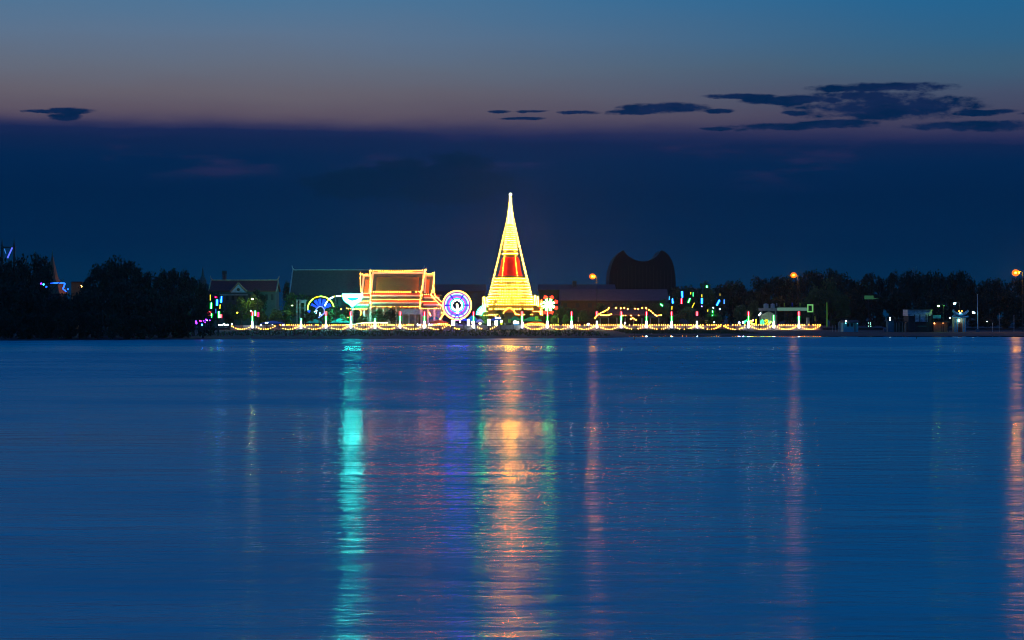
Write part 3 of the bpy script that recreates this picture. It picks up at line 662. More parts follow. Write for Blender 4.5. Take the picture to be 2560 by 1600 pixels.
LT = [(-28,628,60,570),(22,641,46,548),(62,637,44,575),(95,636,40,590),(114,668,28,560),(60,690,60,530),(130,735,40,528),(10,700,60,520),
      (168,722,30,540),(200,716,30,545),(212,702,16,560),(240,655,34,575),(262,648,34,560),(292,640,40,570),(322,645,36,578),(345,655,32,565),(372,672,22,580),
      (395,690,24,560),(412,672,30,575),(438,665,30,570),(462,672,26,580),(484,692,26,560),(506,704,26,575),(528,722,22,570),(300,700,60,540),(230,720,50,530),(380,715,55,535),(450,725,50,540),(510,745,32,550),(545,745,18,600)]
wds = {}
for i, (px, top, hw, Y) in enumerate(sorted(LT)):
    where = ('under the twin pillar gate' if px < 45 else 'below the slender finial' if px < 112 else 'before the spired pavilion' if px < 180 else 'in the left half of the tall clump' if px < 290 else
             'in the right half of the tall clump' if px < 372 else 'in the lower clump beside the red roofed house' if px < 500 else 'behind the left coloured tubes')
    wds[where] = wds.get(where, 0) + 1
    tree(px, top, hw, Y, f'dark tree {where}, {ORD[wds[where]-1]} from left', gl, 'tree')
for i in range(15):
    px = -20+i*33; Y = 506+R.uniform(0, 10) + (15 if px > 400 else 0)
    tree(px, R.uniform(768, 790), R.uniform(24, 32), Y, f'low dark bush at the left water edge, {ORD[i]} from the left', 'low bushes on the left bank', 'shrub', 0, .1, 'bush', 'bush')
for i in range(15):
    px = -10+i*37; Y = 520+R.uniform(0, 12)
    tree(px, R.uniform(725, 752), R.uniform(30, 38), Y, f'dark bush behind the left water edge bushes, {ORD[i]} from left', 'middle bushes on the left bank', 'shrub', 0, .1, 'bush', 'bush')
MID = [(603,742,34,712,'tree',1,'olive green lamplit tree in front of the red roofed house'),(632,737,26,716,'tree',2,'bright green tree right behind the first light post'),
       (578,752,22,722,'tree',1,'dim tree left of the lamplit tree below the white gable'),(572,775,16,715,'shrub',1,'low green shrub between the hanging tubes and the lamplit tree'),
       (648,722,24,728,'tree',0,'dark tree before the right half of the red roofed house'),(545,738,20,728,'tree',0,'dark tree before the left end of the red roofed house'),(668,712,26,745,'tree',0,'dark tree rising past the right end of the red roof'),(690,772,22,712,'shrub',2,'rounded green shrub right of the first light post'),
       (655,770,20,720,'shrub',1,'dim green shrub under the right side of the red roof'),(716,702,16,790,'tree',0,'dark tree silhouette against the sky left of the long hall'),
       (728,730,30,752,'tree',1,'green lit tree in front of the left end of the long hall'),(775,735,34,756,'tree',1,'green lit tree behind the neon fan'),
       (830,742,30,752,'tree',1,'green lit tree between the neon fan and the bowl sign'),(872,745,26,752,'tree',1,'green lit tree directly behind the bowl sign'),
       (770,775,18,708,'shrub',0,'dark shrub below the left end of the neon fan'),(828,772,22,709,'shrub',1,'dark green shrub below the right end of the neon fan'),
       (855,785,18,708,'shrub',1,'small shrub left of the post under the bowl sign'),(720,775,24,715,'shrub',1,'green shrub left of the stage truss'),
       (948,768,26,704.5,'tree',1,'leafy tree hiding the lower left wall of the temple hall'),(978,770,24,704,'tree',0,'dark leafy tree before the middle of the temple hall'),
       (905,782,16,705,'shrub',1,'small bush before the left wing of the temple hall'),
       (1250,772,12,727,'tall',0,'small tree silhouetted against the pagoda left of the gatehouse'),(1308,768,13,727,'tall',0,'small tree silhouetted against the pagoda right of the gatehouse'),
       (1322,772,10,726,'tall',0,'thin tree close to the right foot of the pagoda'),(1400,762,30,735,'tree',2,'olive tree right of the neon pinwheel'),(1366,768,26,738,'tree',2,'olive tree behind the neon pinwheel'),
       (1432,768,24,738,'tree',1,'green tree left of the bulb outlined pavilion'),(1460,772,24,725,'tree',2,'rounded olive tree beside the red topped post'),
       (1415,785,14,706,'shrub',1,'low green shrub beside the post right of the pinwheel'),(1388,788,12,705,'shrub',1,'low shrub under the right side of the pinwheel'),
       (1500,758,28,752,'tree',1,'dim tree behind the left end of the bulb pavilion'),(1570,755,32,755,'tree',2,'olive tree behind the middle of the bulb pavilion'),(1545,760,24,750,'tree',2,'dim tree behind the bulb pavilion roof'),
       (1632,752,30,745,'tree',2,'olive tree behind the right end of the bulb pavilion'),(1660,745,24,725,'tree',1,'green tree carrying the leftmost of the right hand hanging tubes'),
       (1700,722,34,730,'tree',0,'dark green tree carrying the blue and red hanging tubes'),(1735,715,30,732,'tree',0,'dark green tree in the middle of the right hand tubes'),
       (1768,697,26,736,'tree',1,'tall tree topped by a bright green tube'),(1800,730,28,730,'tree',0,'dark tree carrying the two blue tubes on the right'),
       (1720,765,34,720,'tree',1,'dim lower tree above the promenade with the red stub tube'),(1780,765,28,718,'shrub',1,'bushy tree lit green by a single low tube'),
       (1690,785,24,712,'shrub',2,'olive shrub behind the third yellow topped post'),(1746,790,22,711,'shrub',2,'olive shrub behind the post with a dark gap'),
       (1848,762,26,722,'shrub',2,'round dome shaped olive tree left of the water tanks'),(1885,748,24,750,'tree',1,'dim tree behind the dome shaped tree'),
       (1872,775,14,708,'shrub',2,'olive shrub behind the eighteenth light post'),
       (2040,715,36,740,'tree',1,'wide dim green tree right of the framed picture'),(2078,688,34,745,'tree',1,'taller dim green tree behind the green pole'),
       (2105,728,30,735,'tree',1,'dim green tree on the right flank of the green pole tree'),(2012,745,22,730,'tree',1,'dim green tree behind the framed picture'),(2085,795,14,715,'shrub',1,'small green bush at the foot of the green pole')]
for px, top, hw, Y, kd, lf, lab in MID: tree(px, top, hw, Y, lab, 'trees behind the river wall', kd, lf, name='shrub' if kd == 'shrub' else 'tree', cat='shrub' if kd == 'shrub' else 'tree')
gr_ = 'dark trees on the right skyline'
RT = [(1690,715,30),(1725,708,30),(1755,712,28),(1800,716,26),(1822,703,30),(1848,702,26),(1895,692,24),(1915,698,20),(1872,722,30),(1945,690,28),(1965,688,30),(1998,686,30),(2030,675,30),(2056,678,24),(2078,672,20),
      (2105,684,30),(2135,690,26),(2160,686,26),(2176,682,16),(2200,692,26),(2230,678,15),(2252,690,20),(2275,667,22),(2294,680,24),(2322,680,24),(2350,680,26),(2378,674,24),(2402,676,24),(2425,692,24),(2452,712,22),(2470,697,22),(2490,688,20),(2512,696,26),(2545,694,30),(2580,690,34),(2440,735,30)]
for i, (px, top, hw) in enumerate(RT):
    hw *= 1.35
    Y = 800+R.uniform(-15, 25)
    seg = ('right of the twin peaked building' if px < 1880 else 'around the second orange street lamp' if px < 2070 else 'above the cyan lit house' if px < 2250 else 'above the grey metal warehouse' if px < 2420 else 'near the rightmost street lamp')
    wds[seg] = wds.get(seg, 0)+1
    tree(px, top, hw, Y, f'dark skyline tree {seg}, {ORD[wds[seg]-1]} from left', gr_, 'tree' if i % 3 else 'tall', 0)
for i in range(26):
    px = 1690+i*36
    tree(px, R.uniform(722, 745), R.uniform(26, 34), 775+R.uniform(-8, 8), f'bushy dark tree in the lower right row, {ORD[i]} from the left', 'lower tree row on the right', 'shrub', 0)
for i in range(14):
    px = 2100+i*37
    tree(px, R.uniform(790, 803), R.uniform(20, 28), 690+R.uniform(-8, 8), f'low dark bush behind the right shore houses, {ORD[i]} from left', 'low bushes behind the right shore', 'shrub', 0, None, 'bush', 'bush')

# ------------------------------------------------------------------ orange street lamps and other lamps on poles
ORANGE = emis('sodium_lamp', (1, .38, .0006), 1500)
def lamp(px, py, Y, label, m, r=.35, two=None, name='street_lamp', arm=1.6, cat='street lamp', group=None):
    x, z = X(px, Y), Z(py, Y); z0 = .9 if Y > 698 else .35
    t = thing(name, label, cat, (x+arm, Y, z0), group)
    MB().tube([(x+arm, Y+.2, z0-.3), (x+arm, Y+.2, z+.1), (x+arm*.6, Y+.1, z+.5), (x, Y, z+.42)], .11, 6, .06).build('pole', STEEL, t)
    MB().box((x-.55, Y-.25, z+.25), (x+.55, Y+.25, z+.42)).build('lamp_head', STEEL, t)
    MB().ball((x, Y, z), r, 8, 5, .7).build('lamp_glass', m, t)
    if m.name == 'sodium_lamp': MB().ball((x, Y, z), 1.15, 16, 10, .9).build('halo_ball', halo('halo_orange', (1, .17, .0), 2.6), t)  # oversized glowing ball added as the lamp's orange halo
    if two: MB().ball((X(two[0], Y), Y, Z(two[1], Y)), r*.6, 8, 5, .7).build('lamp_glass', m if len(two) < 3 else two[2], t)
    return t
gsl = 'orange street lamps'
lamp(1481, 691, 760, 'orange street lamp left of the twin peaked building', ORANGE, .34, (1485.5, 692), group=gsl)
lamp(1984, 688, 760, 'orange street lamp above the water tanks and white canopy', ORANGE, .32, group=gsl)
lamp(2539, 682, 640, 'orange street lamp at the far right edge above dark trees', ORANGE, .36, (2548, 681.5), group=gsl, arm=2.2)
WL = emis('lamp_white', (.75, 1, .8), 25); GLP = emis('lamp_green', (.35, 1, .08), 70); CW = emis('lamp_cool', (.55, .95, 1), 22)
lamp(203, 716, 606, 'added orange lamp behind trees, there to light the spired pavilion', emis('spire_fill', (1, .35, .06), 160), .3, name='lamp_post', cat='lamp')  # unseen lamp added to light the right side of the spire roof
lamp(631, 748, 708, 'green white lamp glowing inside the tree above the first light post', emis('lamp_lime', (.7, 1, .12), 280), .3, name='lamp_post', cat='lamp')
lamp(627, 777, 706, 'small white lamp just left of the first light post', WL, .26, name='lamp_post', cat='lamp')
lamp(731, 764, 712, 'small lime lamp left of the stage truss', emis('lamp_lime', (.7, 1, .12), 280), .2, name='lamp_post', cat='lamp')
lamp(593, 781.5, 706, 'small yellow lantern alone in the dark of the lamplit tree', emis('lantern_yellow', (1, .9, .05), 4), .35, name='lamp_post', cat='lamp')
lamp(2346, 765, 640, 'bright green lamp above the blue sheet stall on the right shore', GLP, .42, (2360, 764, emis('dim_green', (.1, .6, .2), .6)), name='lamp_post', cat='lamp')
lamp(2386, 759, 640, 'cool white tube lamp above the shrine gate', CW, .34, (2388.5, 757.5), name='lamp_post', cat='lamp')
lamp(2433, 781, 640, 'cool white tube lamp between shrine gate and tall pale pole', CW, .36, (2436, 782.5), name='lamp_post', cat='lamp')
lamp(2375, 795, 640, 'small violet white lamp just left of the shrine gate', CW, .22, name='lamp_post', cat='lamp')
lamp(2468, 804, 640, 'small white lamp right of the tall pale pole', CW, .17, name='lamp_post', cat='lamp')
lamp(2225, 794, 640, 'violet white lamp above the dim teal wall on the right shore', CW, .24, (2225, 800), name='lamp_post', cat='lamp')
lamp(2115, 802, 640, 'small white lamp over the cyan lit house', CW, .2, name='lamp_post', cat='lamp', arm=.6)

# ------------------------------------------------------------------ hanging tube lights
YEL = YELLOW
def hang(pa, pb, m, label, group, Y=706.0, r=.2, cord=7):
    a, b_ = P(*pa, Y), P(*pb, Y); t = thing('tube_light', label, 'tube light', b_, group)
    MB().tube([a, b_], r*.7, 8).build('tube', m, t); MB().tube([a+Vector((0, .1, cord*.13)), a], .025, 4).build('cord', CORD, t)
    if m.name in HALO: MB().tube([a, b_], r*2.4, 10).build('halo_sleeve', HALO[m.name], t)  # halo of the hanging tube, made as a glowing shell
A = 'coloured tubes hanging in the left tree'; TY = 598.0
for pa, pb, m, w in [((526,737),(526,751),YEL,'yellow tube at the top left of the left tree'),((539.5,741),(539,745),MAGENTA,'short pink stub at the top of the left tree'),
    ((543,749),(542.5,764),BLUE,'pale blue tube in the middle of the left tree'),((554,741),(553,756),BLUE,'pale blue tube at the top right of the left tree'),
    ((528.5,757),(528,772),GREEN,'green tube on the left side below the yellow one'),((550.5,761),(549.5,772),YEL,'yellow tube right of centre in the left tree'),
    ((524,779),(523,792),RED,'red tube at lower left over the purple lights'),((547,778),(547,795),GREEN,'green tube at lower right of the left tree'),
    ((529,784),(528,795),GREEN,'small green tube beside the lower left red tube'),((552.5,786),(552,795),RED,'red tube touching the lower right green tube'),((539.5,772),(539.5,783),emis('dim_blue', (.05, .3, 1), .7),'faint dotted blue tube in the middle of the left tree')]:
    hang(pa, pb, m, w, A, 540.0, .17)
hang((638,777), (638,790), GREEN, 'green tube hanging just right of the first light post', 'tubes beside the first light post', 705)
hang((645.5,780), (645,792), MAGENTA, 'pink red tube hanging second right of the first light post', 'tubes beside the first light post', 705)
B = 'coloured tubes hanging in the right trees'
for pa, pb, m, w in [((1705,728),(1706,744),BLUE,'bright blue tube at the upper left of the right trees'),((1704,746),(1703.5,760),RED,'red tube right under the bright blue tube'),
    ((1725,746),(1720.5,757),GREEN,'slanting green tube in the centre of the right trees'),((1736,757),(1730,769),YEL,'slanting yellow tube below the slanting green one'),
    ((1754.5,745),(1754.5,759),BLUE,'bright blue tube in the centre of the right trees'),((1754.5,736),(1754.5,743),YEL,'yellow stub directly above the central blue tube'),
    ((1767,714),(1767,720),GREEN,'green stub lighting the highest treetop'),((1727,730),(1726.5,736),YEL,'small yellow stub near the upper middle'),
    ((1733,731),(1733,741),NG,'thin green tube beside the small yellow stub'),((1799,750),(1792,763),BLUE,'slanting blue tube at the right of the right trees'),
    ((1810.5,749),(1810.5,760),emis('soft_blue', (.05, .25, 1), 3),'thin blue tube farthest right in the right trees'),((1681,747),(1682,758),BLUE,'blue tube second from left in the right trees'),
    ((1673.5,741),(1673,750),emis('soft_cyan', (.05, .5, 1), 2),'dotted pale blue tube farthest left in the right trees'),((1651,760),(1657,765),GREEN,'slanting green stub low at the left end'),
    ((1680,765),(1679.5,774),YEL,'yellow tube just above the red top of a light post'),((1781.5,777),(1781,792),GREEN,'green tube low on the right lighting the bushy tree'),
    ((1800,734),(1800,740),emis('soft_yellow', (1, .8, .1), .5),'faint yellow stub at the upper right'),((1769.5,774),(1769,779),YEL,'tiny yellow stub low beside the green tube'),((1764.5,801),(1765.5,806),YEL,'tiny yellow stub right over the river wall')]:
    hang(pa, pb, m, w, B, 717.0 if pa[1] > 740 else 720.0, .2)
for px, py, m, w in [(1754.5,766,emis('violet_dot', (.25,.2,1), 8),'violet dot lamp under the central blue tube'),(1783.5,769,CW,'white blue dot lamp above the low green tube'),(1799,773,CW,'white dot lamp right of the low green tube'),(1785.5,806,CW,'white dot lamp on the river wall'),
                     (1848,807,emis('flare_blue', (.25,.35,1), 40),'left of the two blue white floodlights by the dome shaped tree'),(1858.5,806,emis('flare_blue', (.25,.35,1), 40),'right of the two blue white floodlights by the dome shaped tree')]:
    t = thing('dot_lamp', w, 'lamp', P(px, py, 707.0), 'dot lamps on the right'); r = .34 if 'flood' in w else .2
    bulb(t, P(px, py, 707.0), r, m); MB().tube([P(px, py, 707.2), (X(px, 707.2), 707.2, Z(py, 707.2)-1.2)], .04, 4).build('stem', STEEL, t)
# violet glow lamps and white lamps left of the garlands
for i, (px, py, m, r) in enumerate([(490,804,PURPLE,.30),(491,808,PURPLE,.30),(500,802,MAGENTA,.24),(503,803,MAGENTA,.22),(509,802,PURPLE,.2),(515,799,PURPLE,.24),(518,801,emis('violet_dot', (.25,.2,1), 8),.2),(524.5,801,PURPLE,.2),(505,812,BLUE,.26),(513,806,PURPLE,.2)]):
    t = thing('dot_lamp', f'violet or blue lamp low on the left shore, {ORD[i]} in its cluster', 'lamp', P(px, py, 513.0), 'violet lamps low on the left shore')
    bulb(t, P(px, py, 513.0), r*.85, m); MB().tube([P(px, py, 513.2), (X(px, 513.2), 513.2, Z(py, 513.2)-2.5)], .04, 4).build('stem', STEEL, t)
for i, (px, py, r) in enumerate([(526.5,806,.18),(546,813,.24),(550.5,812.5,.18),(556,812.5,.2),(559.5,810.5,.27),(563.5,813,.2),(568.5,812,.28),(579,810,.2)]):
    t = thing('dot_lamp', f'small white lamp on the shore before the first bulb swag, {ORD[i]} from the left', 'lamp', P(px, py, 702.0), 'white lamps before the first swag')
    bulb(t, P(px, py, 702.0), r, CW); MB().tube([P(px, py, 702.2), (X(px, 702.2), 702.2, Z(py, 702.2)-1.5)], .04, 4).build('stem', STEEL, t)
for i, (px, py, r) in enumerate(sorted([(652,813.5,.32),(707.5,814,.42),(664,807,.24),(669,807,.2),(1044,811.5,.32),(1050,812,.28),(1073,811.5,.3),(1078,811.5,.26),(1118,815,.28),(1471,810.5,.42),(1562,808,.3),(1180,822,.2)])):
    t = thing('flood_lamp', f'small white floodlight behind the river wall, {ORD[i]} from the left', 'lamp', P(px, py, 701.5), 'white floodlights along the promenade')
    bulb(t, P(px, py, 701.5), r*.8, emis('flood_white', (.8, .93, 1), 20)); MB().tube([P(px, py, 701.9), (X(px, 701.9), 701.9, Z(py, 701.9)-1.2)], .05, 4).build('stem', STEEL, t)

# ------------------------------------------------------------------ neon fan and bowl sign
Y = 704.0; s = Y/F
NYG = emis('neon_lime', (.45, 1, .08), 4.5); NB = emis('neon_blue', (.01, .06, 1), 2.6); NCW = emis('neon_cyan_white', (.35, .85, 1), 6); NYL = emis('neon_yellow', (1, .8, .02), 2)
fan = thing('neon_fan', 'large neon fan sign with lime arc and deep blue spokes', 'neon sign', (X(802, Y), Y, .9))
c = (802, 774)
arc = lambda a0, a1, r, n=24, cc=c, ry=1: [P(cc[0]+r*math.cos(math.radians(a0+(a1-a0)*k/n)), cc[1]-r*ry*math.sin(math.radians(a0+(a1-a0)*k/n)), Y) for k in range(n+1)]
MB().tube(arc(182, 122, 33), .2).build('arc_tube', NYG, fan); MB().tube(arc(118, 98, 33), .2).build('arc_tube', NYL, fan); MB().tube(arc(96, 12, 33), .2).build('arc_tube', NYG, fan)
for a, w in ((150, .3), (122, .42), (97, .42), (70, .42), (28, .5)):
    ca, sa = math.cos(math.radians(a)), math.sin(math.radians(a))
    MB().tube([P(c[0]+10*ca, c[1]-10*sa, Y+.1), P(c[0]+27*ca, c[1]-27*sa, Y+.1)], w*.7, 6, w*1.3).build('spoke', NB, fan)
MB().tube([P(770, 777, Y), P(775, 779, Y)], .35).build('spoke', NB, fan)
pts = [(788,777),(793,770),(799,766),(806,767),(811,774),(811,782),(806,787),(800,792),(796,794)]
MB().tube([P(a, b_, Y+.2) for a, b_ in pts], .16).build('figure_tube', emis('neon_violet', (.15, .25, 1), 2.5), fan)
MB().tube([P(799, 790, Y), P(800, 781, Y), P(804, 788, Y), P(798, 786, Y)], .12).build('figure_tube', NCW, fan)
MB().tube([P(785, 780, Y), P(793, 776, Y), P(790, 784, Y)], .12).build('figure_tube', NCW, fan)
MB().tube([P(797, 777, Y+.6), (X(797, Y), Y+.6, .7)], .2).tube([P(806, 777, Y+.6), (X(806, Y), Y+.6, .7)], .2).tube([P(775, 770, Y+.5), P(830, 770, Y+.5)], .1).build('support_frame', STEEL, fan)
arm = thing('neon_line_sign', 'broken cyan white neon line reaching from the fan up to the bowl sign', 'neon sign', P(811, 764, Y-.3))
for a, b_, m in (((811.5,765),(818,753),NCW), ((819,752),(821,749),NYL), ((822,748),(834,742),NCW), ((834,742),(837,740),NYL), ((840,740.5),(852,740),NCW), ((852,740),(855.5,740),NYL)):
    MB().tube([P(*a, Y-.3), P(*b_, Y-.3)], .24).build('tube', m, arm)
MB().tube([P(838, 741, Y), (X(838, Y), Y, .7)], .1).tube([P(811, 765, Y), P(838, 741.5, Y), P(856, 741, Y)], .06).build('support_frame', STEEL, arm)
bowl = thing('bowl_sign', 'huge glaring cyan white bowl shaped neon sign on a post', 'neon sign', (X(881, Y), Y, .9))
BW = emis('bowl_glow', (.02, 1, .80), 105); BWI = emis('bowl_inner', (.02, .62, 1), 1.3)
out = [(856,734.5),(906,734.5),(905,744),(902,751),(895,757),(888,761),(884,766),(878,766),(874,761),(867,757),(860,751),(857,744)]
inn = [(868,745),(896,745),(896,745.5),(895,748),(891,749.5),(886,751),(882,752),(880,752),(876,751),(872,749),(869,747),(868,745.5)]
mb = MB(); N = 12; vs = []
for yy in (Y-.25, Y+.25):
    vs += [P(a, b_, Y)+Vector((0, yy-Y, 0)) for a, b_ in out] + [P(a, b_, Y)+Vector((0, yy-Y, 0)) for a, b_ in inn]
fs = []
for i in range(N):
    j = (i+1) % N
    fs += [(i, j, N+j, N+i), (2*N+j, 2*N+i, 3*N+i, 3*N+j), (i, 2*N+i, 2*N+j, j), (N+j, 3*N+j, 3*N+i, N+i)]
mb.add(vs, fs); mb.build('bowl_frame', BW, bowl)
mb = MB(); mb.prism([(X(a, Y), Z(b_, Y)) for a, b_ in inn], Y-.1, Y+.1).build('inner_panel', BWI, bowl)
MB().tube([P(881, 767, Y+.3), (X(881, Y), Y+.3, .7)], .28, 8).build('post', mat('pale_post', (.5, .5, .5), .6), bowl)
MB().box((X(872, Y), Y-.2, .7), (X(890, Y), Y+.8, 1.25)).build('base', CONCD, bowl)
# stage truss
t = thing('stage_truss', 'pale scaffold stage frame left of the neon fan', 'scaffold', (X(752, 709), 709, .9))
TR = mat('truss_pale', (.45, .44, .38), .6)
for px in (742.5, 750.5, 762):
    mb = MB()
    for dx in (-.18, .18):
        for dy in (0, .4): mb.tube([(X(px, 709)+dx, 709+dy, .8), (X(px, 709)+dx, 709+dy, Z(749, 709))], .07, 4)
    mb.build('upright', TR, t)
MB().box((X(751, 709), 708.8, Z(757, 709)), (X(765, 709), 709.6, Z(750, 709))).build('top_beam', TR, t)
MB().tube([P(742, 750, 708.9), P(768, 750.5, 708.9)], .1).tube([P(742.5, 770, 708.9), P(762, 770, 708.9)], .07).build('cross_bar', TR, t)

# ------------------------------------------------------------------ neon wheel
Y = 703.0; s = Y/F
wh = thing('ferris_wheel', 'round neon ferris wheel with rainbow rings beside the temple hall', 'ferris wheel', (X(1142.5, Y), Y, .9))
wc = (1142.5, 763)
for r0, m, nm, th in [(36.2, emis('ring_orange', (1, .35, .05), 9), 'outer_ring', .15), (34.2, emis('ring_lime', (.5, 1, .4), 1.6), 'outer_ring', .14), (31, emis('ring_pink', (1, .12, .55), .9), 'middle_ring', .17), (28.6, emis('ring_pale_blue', (.10, .2, 1), 10), 'middle_ring', .19),
                  (24.5, emis('ring_blue', (.003, .004, 1), 60), 'inner_ring', .30), (22, emis('ring_indigo', (.02, .004, 1), 34), 'inner_ring', .24), (19.6, emis('ring_magenta', (1, .04, .6), 1), 'inner_ring', .18), (17, emis('ring_turquoise', (.03, 1, .65), 2.2), 'inner_ring', .28), (12.8, emis('ring_white', (.5, .7, 1), 12), 'hub_ring', .28)]:
    pts = arc(0, 360, r0, 48, wc)[:-1]
    mb = MB(); n = 6; vs = []; ctr = P(*wc, Y)
    for k in range(48):
        d = (pts[k]-ctr).normalized()
        vs += [pts[k] + d*th*math.cos(2*PI*j/n) + Vector((0, 1, 0))*th*math.sin(2*PI*j/n) for j in range(n)]
    mb.add(vs, [(k*n+j, k*n+(j+1) % n, ((k+1) % 48)*n+(j+1) % n, ((k+1) % 48)*n+j) for k in range(48) for j in range(n)]); mb.build(nm, m, wh)
DKB = mat('spoke_dark', (.02, .03, .08), .6)
for a in (0, 58, 122, 180, 238, 302):
    ca, sa = math.cos(math.radians(a)), math.sin(math.radians(a))
    MB().tube([P(wc[0]+13*ca, wc[1]-13*sa, Y-.35), P(wc[0]+30*ca, wc[1]-30*sa, Y-.35)], .16, 5, .3).build('spoke', DKB if a in (0, 58, 122, 180) else emis('spoke_violet', (.15, .05, 1), 2), wh)
MB().tube([P(1142.5, 761, Y-.6), P(1143, 765, Y-.6), P(1143.5, 784, Y-.6)], .36, 8).build('hub_pillar', emis('hub_yellow', (1, .95, .6), 6), wh); MB().ball(P(1142.5, 760, Y-.6), .34).build('hub_lamp', emis('hub_lime', (.8, 1, .15), 3), wh)
mb = MB()
for d in (-1, 1): mb.tube([(X(1142.5, Y), Y+.6, Z(763, Y)), (X(1142.5+d*22, Y), Y+1.6, .8)], .16); mb.tube([(X(1142.5, Y), Y-.3, Z(784, Y)), (X(1142.5+d*20, Y), Y-.9, .8)], .14)
mb.build('support_leg', STEEL, wh)
# ------------------------------------------------------------------ pinwheel
pw = thing('neon_pinwheel', 'round neon pinwheel with white green petals and red arrow tips on a light post', 'neon sign', (X(1371, 702), 702, .9))
Y = 702.0; pc = (1371.5, 762)
mb1 = MB(); mb2 = MB()
PWW = emis('petal_white', (.16, 1, .12), 60); PWR = emis('petal_red', (1, .02, .01), 8)
for k in range(8):
    a = math.radians(22+45*k); ca, sa = math.cos(a), math.sin(a)
    MB().tube([P(pc[0]+3*ca, pc[1]-3*sa, Y), P(pc[0]+15*ca, pc[1]-15*sa, Y)], .10, 6, .42).build('petal', PWW, pw)
    q = lambda r, w: (pc[0]+r*ca-w*sa, pc[1]-r*sa-w*ca)
    if k in (5, 6): pass
    MB().tube([P(*q(15, 0), Y-.1), P(*q(20, 0), Y-.1)], .16).tube([P(*q(19, -4.2), Y-.1), P(*q(23.5, 0), Y-.1), P(*q(19, 4.2), Y-.1)], .24).build('arrow_tip', PWR, pw)
MB().ball(P(*pc, Y-.2), .35).build('hub', emis('hub_green', (.02, .8, .25), 2.5), pw)
MB().tube([P(1371.5, 762, Y+.4), (X(1371, Y), Y+.4, .8)], .14).build('post', STEEL, pw)
gf = thing('green_neon_fan', 'green neon tubes fanned out at the left foot of the pagoda', 'neon sign', (X(1203, 725), 725, .9))
for k in range(7):
    a = math.radians(176-k*13); ca, sa = math.cos(a), math.sin(a)
    MB().tube([P(1216+9*ca-2, 787-9*sa, 725), P(1216+25*ca, 787-25*sa, 725)], .2).build('tube', emis('neon_mint', (.02, 1, .25), 60), gf)
MB().tube([P(1214, 787, 725.5), (X(1214, 725.5), 725.5, .8)], .15).build('post', STEEL, gf)

# ------------------------------------------------------------------ festival ground: stalls, canopies, lit panels, people
CLR = dict(teal=mat('canopy_teal', (.03, .25, .22), .8), blue=mat('canopy_blue', (.03, .10, .45), .8), green=mat('canopy_green', (.02, .28, .14), .8), red=mat('canopy_red', (.5, .08, .03), .8), pale=mat('canopy_pale', (.5, .5, .52), .8), dark=mat('canopy_dark', (.06, .08, .08), .8))
def stall(px, w, eave, peak, c, Y, label, lampm=None, lr=.25, counter=True):
    t = thing('market_stall', label, 'stall', (X(px, Y), Y, .9)); s = Y/F; x = X(px, Y); h = w*s/2; d = 3.0
    ze, zp = Z(eave, Y), Z(peak, Y)
    MB().add([(x-h, Y, ze), (x+h, Y, ze), (x+h, Y+d, ze), (x-h, Y+d, ze), (x-h*.15, Y+d/2, zp), (x+h*.15, Y+d/2, zp), (x-h, Y, ze-.25), (x+h, Y, ze-.25), (x+h, Y+d, ze-.25), (x-h, Y+d, ze-.25)],
             [(0,1,5,4), (1,2,5), (2,3,4,5), (3,0,4), (6,7,1,0), (7,8,2,1), (8,9,3,2), (9,6,0,3), (9,8,7,6)]).build('canopy', CLR[c], t)
    for dx in (-h+.1, h-.1):
        for dy in (.1, d-.1): MB().tube([(x+dx, Y+dy, .85), (x+dx, Y+dy, ze-.255)], .05, 5).build('post', STEEL, t)
    if counter: MB().box((x-h+.25, Y+.3, .85), (x+h-.25, Y+1.0, 1.75)).build('counter', CLR['pale'], t)
    if lampm: MB().ball((x, Y+1.2, ze-.5), lr, 8, 5).build('lamp', lampm, t)
    return t
WB = emis('stall_white', (.85, .95, 1), 12); WO = emis('stall_warm', (1, .62, .28), 14)
stall(1098, 46, 806, 800, 'red', 703, 'red canopied stall with warm bulbs left of the neon wheel', WO)
stall(1085, 26, 797, 789, 'teal', 712, 'teal canopied stall behind the red one', None)
stall(1150, 40, 800, 790, 'blue', 707, 'blue canopied stall under the neon wheel', WO, .3)
stall(1181, 34, 802, 789, 'teal', 708, 'teal green canopy right of the neon wheel', WO, .4)
stall(1200, 22, 805, 797, 'pale', 704, 'small stall with orange counter light', WO, .4)
stall(1240, 28, 800, 791, 'blue', 706, 'blue dome canopied stall below the gatehouse', WB, .3)
stall(1288, 28, 799, 790, 'green', 708, 'green canopied stall left of the tall light post', WB, .25)
stall(1330, 50, 801, 792, 'green', 712, 'long green canopy at the right foot of the pagoda', None)
stall(1338, 52, 809, 803, 'red', 703, 'wide orange red canopied stall ringed by bulbs', WO, .35)
stall(1590, 70, 800, 794, 'dark', 716, 'dark roofed stall behind the bulb pavilion posts', None)
stall(1705, 40, 806, 799, 'dark', 712, 'low dark stall behind the red and blue tubes', None)
stall(680, 60, 808, 802, 'blue', 704, 'blue canopied stall row left of the low green post', WB, .15)
stall(785, 40, 806, 798, 'teal', 706, 'teal canopied stall under the neon fan', None)
stall(850, 50, 806, 796, 'teal', 706, 'teal canopied stall between neon fan and bowl sign', None)
def panel(px, py0, py1, w, m, label, Y=703.0, name='light_box', cat='light box', group='lit panels of the festival stalls', parts=()):
    t = thing(name, label, cat, (X(px, Y), Y, .9), group); h = w*Y/F/2; x = X(px, Y)
    MB().box((x-h, Y-.06, Z(py1, Y)), (x+h, Y+.06, Z(py0, Y))).build('panel', m, t)
    MB().box((x-h-.05, Y+.061, Z(py1, Y)-.05), (x+h+.05, Y+.15, Z(py0, Y)+.05)).build('backing', STEEL, t)
    MB().tube([(x, Y+.25, .85), (x, Y+.25, Z(py0, Y))], .07, 5).build('post', STEEL, t)
    return t, x, h
